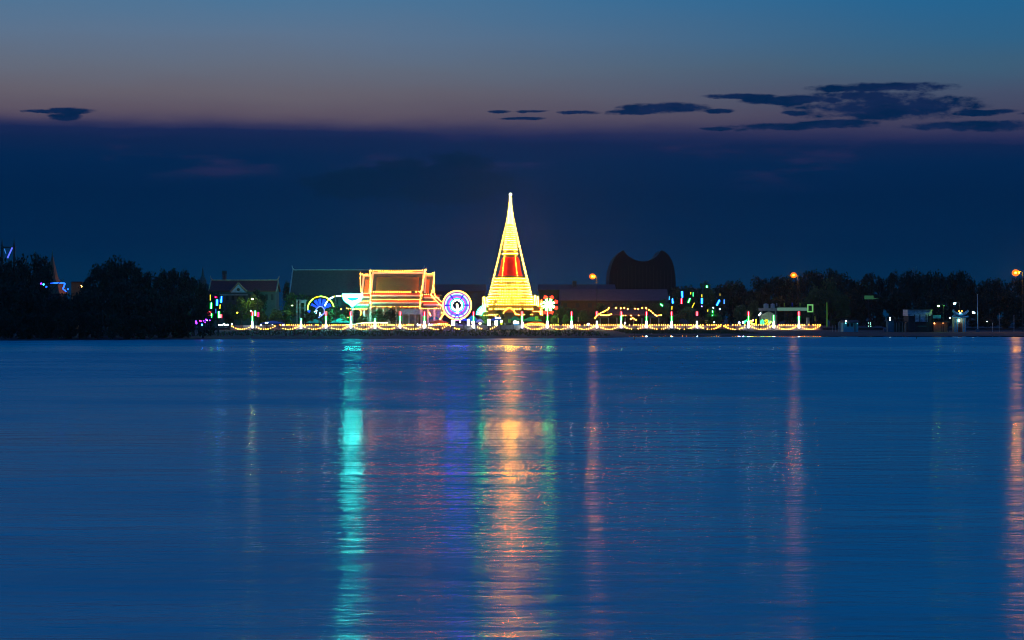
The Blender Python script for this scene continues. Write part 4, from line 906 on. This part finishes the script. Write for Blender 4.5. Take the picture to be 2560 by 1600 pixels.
panel(1133, 800, 815, 9, WB, 'white lit panel below the left side of the neon wheel'); panel(1171, 798.5, 814, 6, WB, 'white lit panel below the right side of the neon wheel')
panel(1222.5, 798, 813, 7, WB, 'white lit panel left of the blue domed stall'); panel(1240.5, 801.5, 816.5, 6.5, WB, 'white lit panel in the middle of the blue domed stall')
panel(1253.5, 800, 805.5, 4, WB, 'small white lit panel at the right of the blue domed stall', 702.8); panel(1253.5, 806, 812, 4.5, emis('panel_yellow', (.9, 1, .05), 1.6), 'yellow lit panel under the small white one', 702.6)
panel(1244.5, 792.5, 797, 13, WB, 'wide white light box on the front of the blue dome canopy', 705.0)
panel(1290, 804, 808.5, 14, WB, 'wide white light box on the green stall front', 704.5)
panel(1290, 809.5, 817.5, 11, emis('sign_blue', (.06, .35, .8), 1.1), 'blue lit sign board with three dark blocks on the green stall', 704.0)
t, x_, h_ = panel(1305.5, 806, 818.5, 5, WB, 'white lit panel right of the blue sign board')
panel(928, 810, 813, 22, emis('strip_green_white', (.45, 1, .6), 4), 'pale green glowing strip light left of the low canopy strip', 702.0) if False else None
for pts, m, w in (([(864, 811), (891, 810.5)], emis('strip_green', (.3, 1, .55), 3), 'thin green white strip light on the promenade below the bowl sign'), ([(892, 809), (913, 807), (970, 807.3)], emis('strip_warm', (1, .85, .45), 5), 'long thin warm strip light below the temple hall trees')):
    t = thing('strip_light', w, 'strip light', P(*pts[0], 702.5)); q = [P(a, b_, 702.5) for a, b_ in pts]
    MB().tube(q, .11).build('tube', m, t); MB().tube([p+Vector((0, .2, 0)) for p in q], .05).build('bracket', STEEL, t)
    MB().tube([q[0]+Vector((0, .2, 0)), Vector((q[0].x, q[0].y+.2, .85))], .05).tube([q[-1]+Vector((0, .2, 0)), Vector((q[-1].x, q[-1].y+.2, .85))], .05).build('post', STEEL, t)
string([P(1310, 812, 702), P(1325, 808.5, 702), P(1338, 808, 702), P(1352, 808.5, 702), P(1364, 812, 702)], .62, 'bulbs along the canopy edge of the wide orange red stall', 'stall bulbs', .2)
string([P(1085, 811.5, 702), P(1100, 809, 702), P(1112, 808, 702), P(1122, 812, 702)], .6, 'bulbs along the canopy edge of the red stall left of the neon wheel', 'stall bulbs', .2)
string([P(972, 812, 702), P(983, 812, 702)], .35, 'dense bright cluster of bulbs below the temple hall trees', 'stall bulbs', .28, skip=0)
string([P(1020, 811, 702), P(1029, 811, 702)], .35, 'dense bright cluster of bulbs between two posts below the portico', 'stall bulbs', .24, skip=0)
# flags
def flag(px, top, bot, hw, m, label, Y, side=1, group='flags'):
    t = thing('flag', label, 'flag', (X(px, Y), Y, .9), group); x = X(px, Y)
    MB().tube([(x, Y, .8 if Y < 712 else Z(bot+4, Y)), (x, Y, Z(top-1, Y))], .035, 4).build('pole', STEEL, t)
    w = hw*Y/F; mb = MB(); vs = []; n = 6
    for k in range(n+1):
        u = k/n; dy = .15*math.sin(u*5); vs += [(x+side*w*u, Y-.05+dy, Z(top, Y)-.15*u), (x+side*w*u*.9, Y-.05+dy, Z(bot, Y)-.25*u)]
    vs2 = [(a, b_+.02, c_) for a, b_, c_ in vs]; K = len(vs)
    fs = [(2*k, 2*k+1, 2*k+3, 2*k+2) for k in range(n)] + [(K+2*k, K+2*k+2, K+2*k+3, K+2*k+1) for k in range(n)] + [(0, K, K+1, 1), (2*n, 2*n+1, K+2*n+1, K+2*n)] + [(2*k, 2*k+2, K+2*k+2, K+2*k) for k in range(n)] + [(2*k+1, K+2*k+1, K+2*k+3, 2*k+3) for k in range(n)]
    mb.add(vs+vs2, fs).build('cloth', m, t)
FY = mat('flag_yellow', (.6, .65, .05), .8); FG = mat('flag_green', (.3, .6, .06), .8); FB = mat('flag_blue', (.04, .07, .5), .8); FW = mat('flag_grey', (.45, .45, .5), .8)
for px, top, bot, hw, m, w, Y_ in [(1211.5,800,808,5,FG,'lime flag left of the blue domed stall',703),(1270,798,806,8,FG,'lime flag between the blue and green stalls',703.5),(1182,802,806,5,FG,'small lime flag right of the neon wheel',704),
    (1394,794,806,3,FY,'yellow pennant right of the pinwheel post',703),(1444,792,804,3,mat('flag_tan', (.4, .28, .15), .8),'tan pennant beside a rounded olive tree',703),(1338,790,800,8,FG,'lime banner slanting over the long green canopy',704),
    (1940.5,757,764,2.5,FW,'grey flag above the second water tank',716),(1959.5,756.5,765.5,2.8,FY,'left yellow flag above the white canopy',716),(1979,756.5,765,2.8,FB,'blue flag above the white canopy',716),(1998.5,756.5,765.5,2.8,FY,'right yellow flag above the white canopy',716),(2036,790,801,2.4,FG,'pale green pennant below the framed picture',703)]:
    flag(px, top, bot, hw, m, w, Y_)
# visitors on the promenade
def person_mesh(pose, cloth):
    r = random.Random(pose); d = r.uniform(-.06, .06); st = r.uniform(.06, .2)
    V = [(0,0,.95),(0,0,1.15),(0,0,1.40),(0,0,1.50),(0,-.01,1.58),(0,-.01,1.70), (.10,0,.90),(.12,-st,.50),(.12,-st*.6,.08),(.12,-st*.6-.14,.04), (-.10,0,.90),(-.12,st*.6,.50),(-.12,st,.08),(-.12,st-.14,.04),
         (.18,0,1.40),(.25,.03+d,1.13),(.25,-.12,.92),(.25,-.16,.84), (-.18,0,1.40),(-.25,.02,1.13),(-.24,-.10-d,.92),(-.24,-.14-d,.84)]
    E = [(0,1),(1,2),(2,3),(3,4),(4,5),(0,6),(6,7),(7,8),(8,9),(0,10),(10,11),(11,12),(12,13),(2,14),(14,15),(15,16),(16,17),(2,18),(18,19),(19,20),(20,21)]
    Rr = [.15,.15,.15,.06,.09,.085,.10,.07,.045,.04,.10,.07,.045,.04,.065,.045,.032,.035,.065,.045,.032,.035]
    me = bpy.data.meshes.new('person'); me.from_pydata(V, E, []); tmp = bpy.data.objects.new('tmp', me); tmp.modifiers.new('skin', 'SKIN')
    for i, q in enumerate(Rr): me.skin_vertices[0].data[i].radius = (q, q*.8)
    me.skin_vertices[0].data[0].use_root = True; me.materials.append(cloth); bpy.data.objects.remove(tmp); return me
cl = [mat('clothes_white', (.5, .5, .5), .9), mat('clothes_teal', (.08, .25, .28), .9), mat('clothes_dark', (.05, .05, .07), .9)]
pm = [person_mesh(i, cl[i]) for i in range(3)]; hairm = mat('hair_black', (.01, .01, .01), .8)
for i, (px, c_, w) in enumerate([(1206,1,'in teal clothes behind the wall below the lime flag'),(1217,2,'in dark clothes left of a white lit panel'),(1232,0,'in pale clothes before the blue domed stall'),(1247,1,'in teal clothes before the blue domed stall'),(1262,0,'in pale clothes between the blue and green stalls'),
        (1266,2,'in dark clothes just right of a pale dressed visitor'),(1277,2,'in dark clothes left of the blue sign board'),(1298,1,'in teal clothes right of the blue sign board'),(1160,2,'in dark clothes under the neon wheel'),(1142,0,'in pale clothes under the neon wheel')]):
    o = bpy.data.objects.new('person', pm[c_]); col.objects.link(o); o.location = (X(px, 702), 702-(i % 3)*.3, .83 if i else .83); o.rotation_euler.z = R.uniform(0, 6.28)
    o.modifiers.new('skin', 'SKIN'); o.modifiers.new('sub', 'SUBSURF').render_levels = 1
    tag(o, 'standing visitor '+w, 'person', 'visitors on the promenade'); o['o'] = tuple(o.location)
    hr = MB().ball((0, .015, 1.73), .10, 8, 5, .9).build('hair', hairm); hr.parent = o

# ------------------------------------------------------------------ bulb outlined pavilion
Y = 706.0
pv = thing('bulb_lit_pavilion', 'low pavilion outlined by sparse warm bulbs left of the right hand tubes', 'pavilion', (X(1565, Y), Y, .9))
TANR = mat('pavilion_roof', (.16, .10, .05), .8)
MB().prism([(Y, Z(787, Y)), (Y+5, Z(771.5, Y)), (Y+8, Z(771.5, Y)), (Y+13, Z(787, Y)), (Y+13, Z(789, Y)), (Y, Z(789, Y))], X(1522, Y), X(1615, Y), 'x').build('roof', TANR, pv)
for a in (1498, 1640): MB().prism([(Y+2, Z(794, Y)), (Y+5, Z(786, Y)), (Y+8, Z(786, Y)), (Y+11, Z(794, Y)), (Y+11, Z(795, Y)), (Y+2, Z(795, Y))], X(a, Y) if a < 1550 else X(1615.2, Y), X(1521.8, Y) if a < 1550 else X(1650, Y), 'x').build('roof', TANR, pv)
for px in range(1500, 1650, 21): MB().box((X(px, Y), Y+3, .8), (X(px, Y)+.35, Y+3.35, Z(795.3, Y))).build('column', CONC, pv)
MB().box((X(1500, Y), Y+8, .8), (X(1648, Y), Y+8.3, Z(796, Y))).build('wall', mat('brown_wall', (.08, .055, .035), .9), pv)
gp = 'bulb strings on the low pavilion'
string([P(1523, 770, Y-.3), P(1614, 770.5, Y-.3)], 1.15, 'top row of bulbs along the pavilion roof', gp, .25, skip=.2, jit=.2)
string([P(1521, 772, Y-.3), P(1508, 779, Y-.3), P(1496, 785, Y-.3), P(1488, 794, Y-.3)], .6, 'slanting bulb string down the left end of the pavilion', gp, .2)
string([P(1616, 771, Y-.3), P(1624, 775, Y-.3), P(1632, 782, Y-.3)], .8, 'slanting bulb string down the right end of the pavilion', gp, .22)
string([P(1501, 787, Y-.3), P(1516, 788, Y-.3), P(1528, 785, Y-.3)], .5, 'bright bulb row at the lower left of the pavilion', gp, .22, skip=0)
string([P(1558, 788, Y-.3), P(1597, 788, Y-.3)], .8, 'middle lower bulb row of the pavilion', gp, .2, skip=.2)
string([P(1633, 787, Y-.3), P(1651, 788, Y-.3)], .5, 'bright bulb row at the lower right of the pavilion', gp, .22, skip=.1, jit=.3)
string([P(1577, 797, Y-.3), P(1584, 794, Y-.3), P(1590, 799, Y-.3)], .6, 'small bulb cluster in the middle of the pavilion front', gp, .25, skip=.1)
# neon figures right of the floodlights
Y = 704.0
for pts, m, r_, w in [([(1861,808),(1863,803),(1868,801),(1872,801)],NG,.3,'green neon curve just left of the eighteenth light post'),([(1874,802),(1882,802),(1876,807),(1886,811)],NYG,.3,'lime neon zigzag right of the eighteenth light post'),
    ([(1883,799),(1883,803)],RED,.22,'short red neon dash above the lime zigzag'),([(1890,798),(1890,811)],NYL,.3,'upright yellow neon bar behind the river wall'),([(1902,812),(1903,803),(1906,800),(1908,804),(1909,812)],NG,.28,'green neon arch beside the yellow hook'),
    ([(1912,803),(1915,800.5),(1919,801),(1919,805),(1913,811)],NYL,.28,'yellow neon hook shaped like a question mark'),([(1919,801),(1922,803),(1921,807)],NG,.25,'small green neon curl on the yellow hook'),([(1921,812),(1928,803)],NYG,.24,'slanting lime neon dash'),
    ([(1884,815.5),(1890,815.5)],emis('neon_orange_red', (1, .1, .01), 1.5),.25,'small orange red neon dash on the wall'),([(1905,816),(1909,814)],PURPLE,.22,'left violet neon spot on the wall'),([(1920,815),(1924,813.5)],PURPLE,.2,'middle violet neon spot on the wall'),([(1944,811),(1946.5,816)],emis('neon_soft_violet', (.25, .05, .8), 1.2),.22,'right violet neon spot on the wall'),
    ([(1897,789),(1900,785),(1902,782)],CW,.14,'slim white and red neon flare at the left corner of the gabled house')]:
    t = thing('neon_figure', w, 'neon light', P(*pts[0], Y), 'neon figures right of the floodlights'); q = [P(a, b_, Y) for a, b_ in pts]
    MB().tube(q, r_, 6).build('tube', m, t); MB().tube([q[-1]+Vector((0, .3, 0)), Vector((q[-1].x, q[-1].y+.3, .85))], .05, 4).build('post', STEEL, t)
# house with tanks, canopy, framed picture
Y = 712.0; s = Y/F
t = thing('tank_house', 'low flat roofed house that carries two water tanks', 'house', (X(1922, Y), Y, .9)); TAN = mat('tan_plaster', (.42, .36, .28), .85)
MB().box((X(1902, Y), Y, Z(777, Y)), (X(1942, Y), Y+7, Z(770.5, Y))).build('roof_slab', TAN, t)
MB().box((X(1903, Y), Y+.3, .8), (X(1906, Y), Y+.9, Z(777, Y)-.003)).build('column', TAN, t); MB().box((X(1938, Y), Y+.3, .8), (X(1941, Y), Y+.9, Z(777, Y)-.003)).build('column', TAN, t)
MB().box((X(1904, Y), Y+3, .8), (X(1940, Y), Y+6.5, Z(777, Y)-.003)).build('wall', DKW, t)
gh2 = thing('gabled_house', 'small grey gabled house front below the water tanks', 'house', (X(1920, 708), 708, .9)); Y2 = 708.0
MB().prism([(X(1901, Y2), .8), (X(1941, Y2), .8), (X(1941, Y2), Z(790, Y2)), (X(1922, Y2), Z(780, Y2)), (X(1901, Y2), Z(789, Y2))], Y2, Y2+3.5).build('wall', mat('grey_tan', (.40, .37, .30), .85), gh2)
MB().tube([P(1899, 790, Y2-.1), P(1922, 779, Y2-.1)], .14, 5).tube([P(1922, 779, Y2-.1), P(1943, 790.5, Y2-.1)], .14, 5).build('bargeboard', TAN, gh2)
MB().box((X(1915, Y2), Y2-.05, .8), (X(1922, Y2), Y2-.003, 3.0)).build('door', DKW, gh2)
TANK = mat('tank_steel', (.35, .37, .40), .35, .1, 1, .6)
for px, w in ((1915, 'left'), (1931.5, 'right')):
    tt = thing('water_tank', f'{w} one of two round steel water tanks on the flat roof', 'water tank', (X(px, Y+3), Y+3, Z(770.5, Y)), 'water tanks')
    z0 = Z(770.5, Y)+.003; r = 6.2*s if w == 'left' else 5.3*s
    MB().lathe((X(px, Y+3), Y+3, 0), [(r, z0), (r, z0+1.25), (r*.8, z0+1.45)], 20).build('body', TANK, tt); MB().lathe((X(px, Y+3), Y+3, 0), [(r*.35, z0+1.451), (r*.3, z0+1.62)], 12).build('lid', TANK, tt)
cp = thing('white_canopy', 'long pale green white canopy strip left of the framed picture', 'canopy', (X(1980, Y), Y, .9))
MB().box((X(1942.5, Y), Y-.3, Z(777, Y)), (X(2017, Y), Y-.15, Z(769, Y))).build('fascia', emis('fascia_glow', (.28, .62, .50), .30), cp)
MB().box((X(1942.5, Y), Y-.14, Z(771, Y)), (X(2017, Y), Y+5, Z(770, Y))).build('roof', CLR['pale'], cp)
for px in (1944, 1962, 1980, 1998, 2015): MB().box((X(px, Y)-.08, Y-.1, .8), (X(px, Y)+.08, Y+.06, Z(771, Y)-.003)).build('post', STEEL, cp)
fr = thing('framed_picture', 'framed portrait board on a post with pale green glowing border', 'picture', (X(2025, 709), 709, .9)); Y = 709.0; FRM = emis('frame_glow', (.28, .85, .25), .55)
x0, x1, z0, z1 = X(2017.5, Y), X(2033, Y), Z(780.5, Y), Z(760.5, Y)
mb = MB(); b_ = .42
mb.box((x0, Y-.15, z0), (x1, Y, z0+b_)); mb.box((x0, Y-.15, z1-b_), (x1, Y, z1)); mb.box((x0, Y-.15, z0+b_), (x0+b_, Y, z1-b_)); mb.box((x1-b_, Y-.15, z0+b_), (x1, Y, z1-b_)); mb.build('frame', FRM, fr)
MB().box((x0+b_, Y-.05, z0+b_), (x1-b_, Y, z1-b_)).build('picture', mat('picture_green', (.12, .40, .10), .8), fr)
MB().prism([(X(2021, Y), z0+b_), (X(2030, Y), z0+b_), (X(2028.5, Y), Z(772, Y)), (X(2028, Y), Z(765, Y)), (X(2022.5, Y), Z(765, Y)), (X(2022, Y), Z(772, Y))], Y-.09, Y-.053).build('dark_figure', mat('figure_dark', (.02, .04, .02), .8), fr)
MB().tube([(X(2020, Y), Y+.2, .8), (X(2020, Y), Y+.2, z1)], .1).tube([(X(2031, Y), Y+.2, .8), (X(2031, Y), Y+.2, z1)], .1).build('post', STEEL, fr)
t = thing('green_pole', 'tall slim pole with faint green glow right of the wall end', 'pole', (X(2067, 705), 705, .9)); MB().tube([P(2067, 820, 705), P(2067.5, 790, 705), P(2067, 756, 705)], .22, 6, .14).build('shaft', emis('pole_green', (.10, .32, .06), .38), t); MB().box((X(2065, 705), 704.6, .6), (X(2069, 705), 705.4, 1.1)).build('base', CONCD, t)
t = thing('entrance_booth', 'small tan booth behind the wall below the framed picture', 'booth', (X(2020, 705), 705, .9)); MB().box((X(2017, 705), 705, .8), (X(2023.5, 705), 706.5, Z(794, 705))).build('wall', TAN, t); MB().box((X(2016, 705), 704.7, Z(794, 705)+.003), (X(2024.5, 705), 706.8, Z(793, 705))).build('roof', DKW, t)

# ------------------------------------------------------------------ right shore
YS = 640.0; s = YS/F; TEAL = mat('teal_wall', (.10, .45, .50), .8, .15, .8)
def Zs(py): return Z(py, YS)
t = thing('shore_house', 'small cyan lit house with two shuttered windows on the right shore', 'house', (X(2122, YS), YS, .35))
MB().box((X(2108, YS), YS, .1), (X(2136, YS), YS+5, Zs(806))).build('wall', TEAL, t)
for a in (2120, 2129.5):
    w_ = MB().box((X(a-2.6, YS), YS-.04, Zs(816.5)), (X(a+2.6, YS), YS-.003, Zs(808))).build('window', mat('dark_window', (.02, .025, .03), .3), t)
MB().prism([(YS-1.2, Zs(806)), (YS+2.5, Zs(800)), (YS+6, Zs(806)), (YS+6, Zs(806.8)), (YS-1.2, Zs(806.8))], X(2106, YS), X(2148, YS), 'x').build('roof', DKR, t)
MB().box((X(2108.5, YS), YS-.5, .1), (X(2130, YS), YS-.1, Zs(821))).build('step', TEAL, t)
MB().box((X(2140, YS), YS+1, .1), (X(2147, YS), YS+5, Zs(807.1))).build('annex', TEAL, t)
el_ = emis('porch_cyan', (.15, .85, 1), 6)
MB().ball((X(2113, YS), YS-.9, Zs(808)), .16).build('porch_lamp', el_, t)
MB().ball((X(2143, YS), YS-.5, Zs(809)), .12).build('porch_lamp', el_, t)
for i, (px, py) in enumerate([(2171, 807.5), (2176.5, 807), (2171.5, 815.5), (2177, 815.5), (2176, 810.5)]):
    tt = thing('dot_lamp', f'tiny pale teal lamp right of the cyan lit house, {ORD[i]} of five', 'lamp', P(px, py, YS), 'teal dot lamps'); bulb(tt, P(px, py, YS), .13, emis('teal_dot', (.4, 1, .85), 2.5)); MB().tube([P(px, py, YS+.1), P(px, py+3, YS+.1)], .04, 4).build('stem', STEEL, tt)
t = thing('teal_hut', 'dim teal walled hut below the violet white lamp on the right shore', 'hut', (X(2228, YS), YS, .35)); MB().box((X(2221, YS), YS+.5, .1), (X(2236, YS), YS+4, Zs(801))).build('wall', mat('dim_teal', (.03, .16, .2), .9), t); MB().box((X(2219, YS), YS, Zs(801)+.003), (X(2238, YS), YS+4.5, Zs(799.5))).build('roof', DKW, t)
t = thing('round_jar', 'big dim round water jar beside the teal hut', 'jar', (X(2213, YS), YS, .3)); MB().lathe((X(2213, YS), YS, 0), [(.4, .1), (.62, .6), (.6, 1.1), (.35, 1.5), (.4, 1.6)], 14).build('body', mat('jar_clay', (.08, .15, .2), .7), t); MB().lathe((X(2213, YS), YS, 0), [(.42, 1.601), (.42, 1.68)], 14).build('lid', DKW, t)
t = thing('open_porch', 'dark open porch with a greenish lit doorway right of the teal hut', 'porch', (X(2246, YS), YS, .35))
MB().box((X(2237, YS), YS+2, Zs(806.5)), (X(2270, YS), YS+6, Zs(804))).build('roof', DKW, t)
MB().box((X(2238, YS), YS+5, .1), (X(2268, YS), YS+5.3, Zs(806.6))).build('wall', mat('dim_green_wall', (.05, .14, .10), .9), t)
for px in (2238, 2245, 2251, 2260, 2268): MB().box((X(px, YS)-.07, YS+2.1, .1), (X(px, YS)+.07, YS+2.3, Zs(806.6))).build('post', TR, t)
MB().box((X(2238, YS), YS+4.9, Zs(812)), (X(2242, YS), YS+4.99, Zs(808))).build('lit_doorway', emis('door_teal', (.15, .8, .55), 1.2), t)
MET = bpy.data.materials.new('corrugated_sheet'); MET.use_nodes = True; M_ = NT(MET.node_tree); bb = MET.node_tree.nodes['Principled BSDF']
tcn = M_.n('ShaderNodeTexCoord'); sp = M_.n('ShaderNodeSeparateXYZ'); M_.put(sp.inputs[0], tcn.outputs['Object'])
nz = M_.noise(M_.vec(M_.m('MULTIPLY', sp.outputs[0], .6), 0.0, M_.m('MULTIPLY', sp.outputs[2], 1.4)), 1.6, 6, .65)
M_.put(bb.inputs['Base Color'], M_.ramp(nz, [(.3, (.2, .2, .21, 1)), (.5, (.5, .5, .52, 1)), (.68, (.85, .85, .9, 1))])); bb.inputs['Roughness'].default_value = .6
t = thing('metal_warehouse', 'grey patched corrugated metal warehouse on the right shore', 'warehouse', (X(2302, YS), YS, .35))
MB().box((X(2271, YS), YS+1, Zs(790)), (X(2332, YS), YS+9, Zs(774.5))).build('upper_wall', MET, t)
MB().box((X(2288, YS), YS+.6, Zs(805)), (X(2321, YS), YS+.98, Zs(789))).build('lower_sheet', MET, t)
MB().box((X(2270, YS), YS+.5, Zs(774.4)), (X(2333, YS), YS+9.4, Zs(772.8))).build('roof', CONCD, t)
MB().box((X(2273, YS), YS+1.2, .1), (X(2330, YS), YS+8.8, Zs(790)-.003)).build('base_wall', DKW, t)
for px in (2273, 2287, 2300, 2316, 2322, 2330): MB().box((X(px, YS)-.12, YS+.2, .1), (X(px, YS)+.12, YS+.45, Zs(786))).build('post', DKW, t)
MB().box((X(2295, YS), YS+.1, Zs(817)), (X(2317, YS), YS+.4, Zs(814.5))).build('bench_rail', mat('rail_green', (.05, .2, .12), .8), t)
t = thing('blue_sheet_stall', 'stall with blue sheet roof and orange lit front left of the shrine gate', 'stall', (X(2345, YS), YS, .35))
MB().box((X(2334, YS), YS+1, Zs(796)), (X(2354, YS), YS+1.2, Zs(788))).build('blue_sheet', mat('blue_sheet', (.03, .25, .55), .7), t)
MB().box((X(2336, YS), YS+2, .1), (X(2372, YS), YS+5, Zs(806))).build('wall', mat('ochre_front', (.55, .3, .12), .8), t)
MB().box((X(2332, YS), YS+.6, Zs(806)+.003), (X(2375, YS), YS+5.5, Zs(804.2))).build('roof', DKW, t)
MB().ball((X(2338, YS), YS+1.2, Zs(808.5)), .25).build('lamp', emis('lamp_orange_small', (1, .4, .12), 5), t); MB().ball((X(2360, YS), YS+1.2, Zs(808)), .15).build('lamp', emis('lamp_orange_small', (1, .4, .12), 5), t)
for px in (2335, 2356, 2373): MB().box((X(px, YS)-.08, YS+.8, .1), (X(px, YS)+.08, YS+.95, Zs(806))).build('post', STEEL, t)
sg = thing('shrine_gate', 'small river shrine with upswept pale blue roof and two orange lamps', 'shrine', (X(2399, YS), YS, .35)); SB = mat('shrine_blue', (.12, .45, .62), .7)
def up(cx, w, ztop, lift): return [P(cx+w*k, ztop - lift*abs(k)**2.4, YS-.4) for k in [i/8 for i in range(-8, 9)]]
MB().tube(up(2401, 19, 788, 11), .28, 6).tube(up(2401, 19, 784, 9), .16, 6).build('upper_roof', SB, sg); MB().tube(up(2401, 20, 793.5, 3), .25, 6).build('lower_roof', SB, sg)
MB().prism([(X(2386, YS), Zs(793)), (X(2416, YS), Zs(793)), (X(2411, YS), Zs(785)), (X(2391, YS), Zs(785))], YS-.2, YS+3).build('roof_body', mat('shrine_roof', (.08, .12, .14), .8), sg)
MB().box((X(2387, YS), YS+.6, .1), (X(2415, YS), YS+4, Zs(793)-.003)).build('wall', mat('shrine_wall', (.5, .42, .34), .8), sg)
MB().box((X(2396, YS), YS+.5, .1), (X(2406, YS), YS+.597, Zs(808))).build('doorway', mat('shrine_door', (.2, .06, .04), .8), sg)
for px in (2388, 2394, 2409, 2414): MB().box((X(px, YS)-.13, YS-.1, .1), (X(px, YS)+.13, YS+.15, Zs(793)-.003)).build('column', SB, sg)
MB().ball(P(2397.5, 778, YS-.5), .22).build('roof_lamp', emis('eye_orange', (1, .22, .03), 9), sg); MB().ball(P(2404.5, 778, YS-.5), .22).build('roof_lamp', emis('eye_orange', (1, .22, .03), 9), sg)
MB().ball(P(2401, 782, YS-.7), .2).build('roof_lamp', CW, sg); MB().ball(P(2398, 801.5, YS-.3), .25).build('door_lamp', WL, sg)
t = thing('pale_mast', 'tall thin pale blue mast right of the shrine gate', 'mast', (X(2443.5, YS), YS, .35)); MB().tube([P(2444, 824, YS), P(2443.5, 735, YS)], .17, 6, .08).build('shaft', mat('mast_blue', (.25, .5, .6), .7), t); MB().box((X(2440, YS), YS-.4, .1), (X(2448, YS), YS+.4, Zs(822))).build('base', mat('dim_teal', (.03, .16, .2), .9), t)
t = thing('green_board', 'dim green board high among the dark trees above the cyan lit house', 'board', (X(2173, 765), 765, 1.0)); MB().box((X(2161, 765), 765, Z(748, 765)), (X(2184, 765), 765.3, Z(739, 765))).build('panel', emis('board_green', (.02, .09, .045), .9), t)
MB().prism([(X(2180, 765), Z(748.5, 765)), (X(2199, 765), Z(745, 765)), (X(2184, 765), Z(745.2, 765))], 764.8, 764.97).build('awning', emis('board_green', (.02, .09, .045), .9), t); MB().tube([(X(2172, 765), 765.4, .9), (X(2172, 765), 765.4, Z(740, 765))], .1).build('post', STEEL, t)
t = thing('bare_tree', 'pale leafless tree top sticking out of the dark skyline trees', 'tree', (X(2285, 826), 826, 1.0))
MB().tube([P(2287, 815, 826), P(2286, 700, 826), P(2284.5, 668, 826)], .35, 6, .1).tube([P(2286, 695, 826), P(2277, 689, 826), P(2273, 683, 826)], .15, 5, .04).tube([P(2285.5, 690, 826), P(2290, 682, 826), P(2291, 666, 826)], .12, 5, .04).build('trunk', mat('pale_bark', (.32, .28, .26), .9), t)
for i, (px, top, bot, Y) in enumerate([(1585.5, 834, 853, 505), (2291, 839, 853, 520)]):
    t = thing('mooring_stake', ('thin dark stake standing in the water under the bulb pavilion', 'thin dark stake standing in the water below the metal warehouse')[i], 'stake', (X(px, Y), Y, -1))
    MB().tube([P(px, bot, Y), P(px+(.8 if i == 0 else 0), top, Y)], .12, 6, .09).build('shaft', BARK, t); MB().tube([P(px-.8, top+5, Y), P(px+1.6, top+4.6, Y)], .04, 4).build('crosspiece', BARK, t)
for i, px in enumerate((2082, 2089, 2096, 2099.5, 2481, 2498, 2535)):
    top, bot = [(815,822),(814,822),(806,822),(804,823),(808,827),(785,822),(788,800)][i]
    t = thing('fence_post', f'pale thin post on the dark right shore, {ORD[i]} from the left', 'post', (X(px, YS), YS, .3), 'pale posts on the right shore')
    MB().tube([(X(px, YS), YS, .1), P(px, top, YS)], .11 if i in (2, 3, 4) else .07, 5).build('shaft', TR, t); MB().ball((X(px, YS), YS, Zs(top)), .12).build('cap', TR, t)

# ------------------------------------------------------------------ evening haze over the river
HAZE = True
if HAZE:
    hm = bpy.data.materials.new('haze'); hm.use_nodes = True; nt = hm.node_tree; nt.nodes.clear()
    pv_ = nt.nodes.new('ShaderNodeVolumePrincipled'); oo = nt.nodes.new('ShaderNodeOutputMaterial')
    pv_.inputs['Color'].default_value = (.85, .9, 1, 1); pv_.inputs['Density'].default_value = .00004; pv_.inputs['Anisotropy'].default_value = .88
    nt.links.new(pv_.outputs[0], oo.inputs['Volume'])
    hz = MB().box((-810, -70, -1.5), (810, 1210, 52)).build('haze', hm); hz['kind'] = 'stuff'
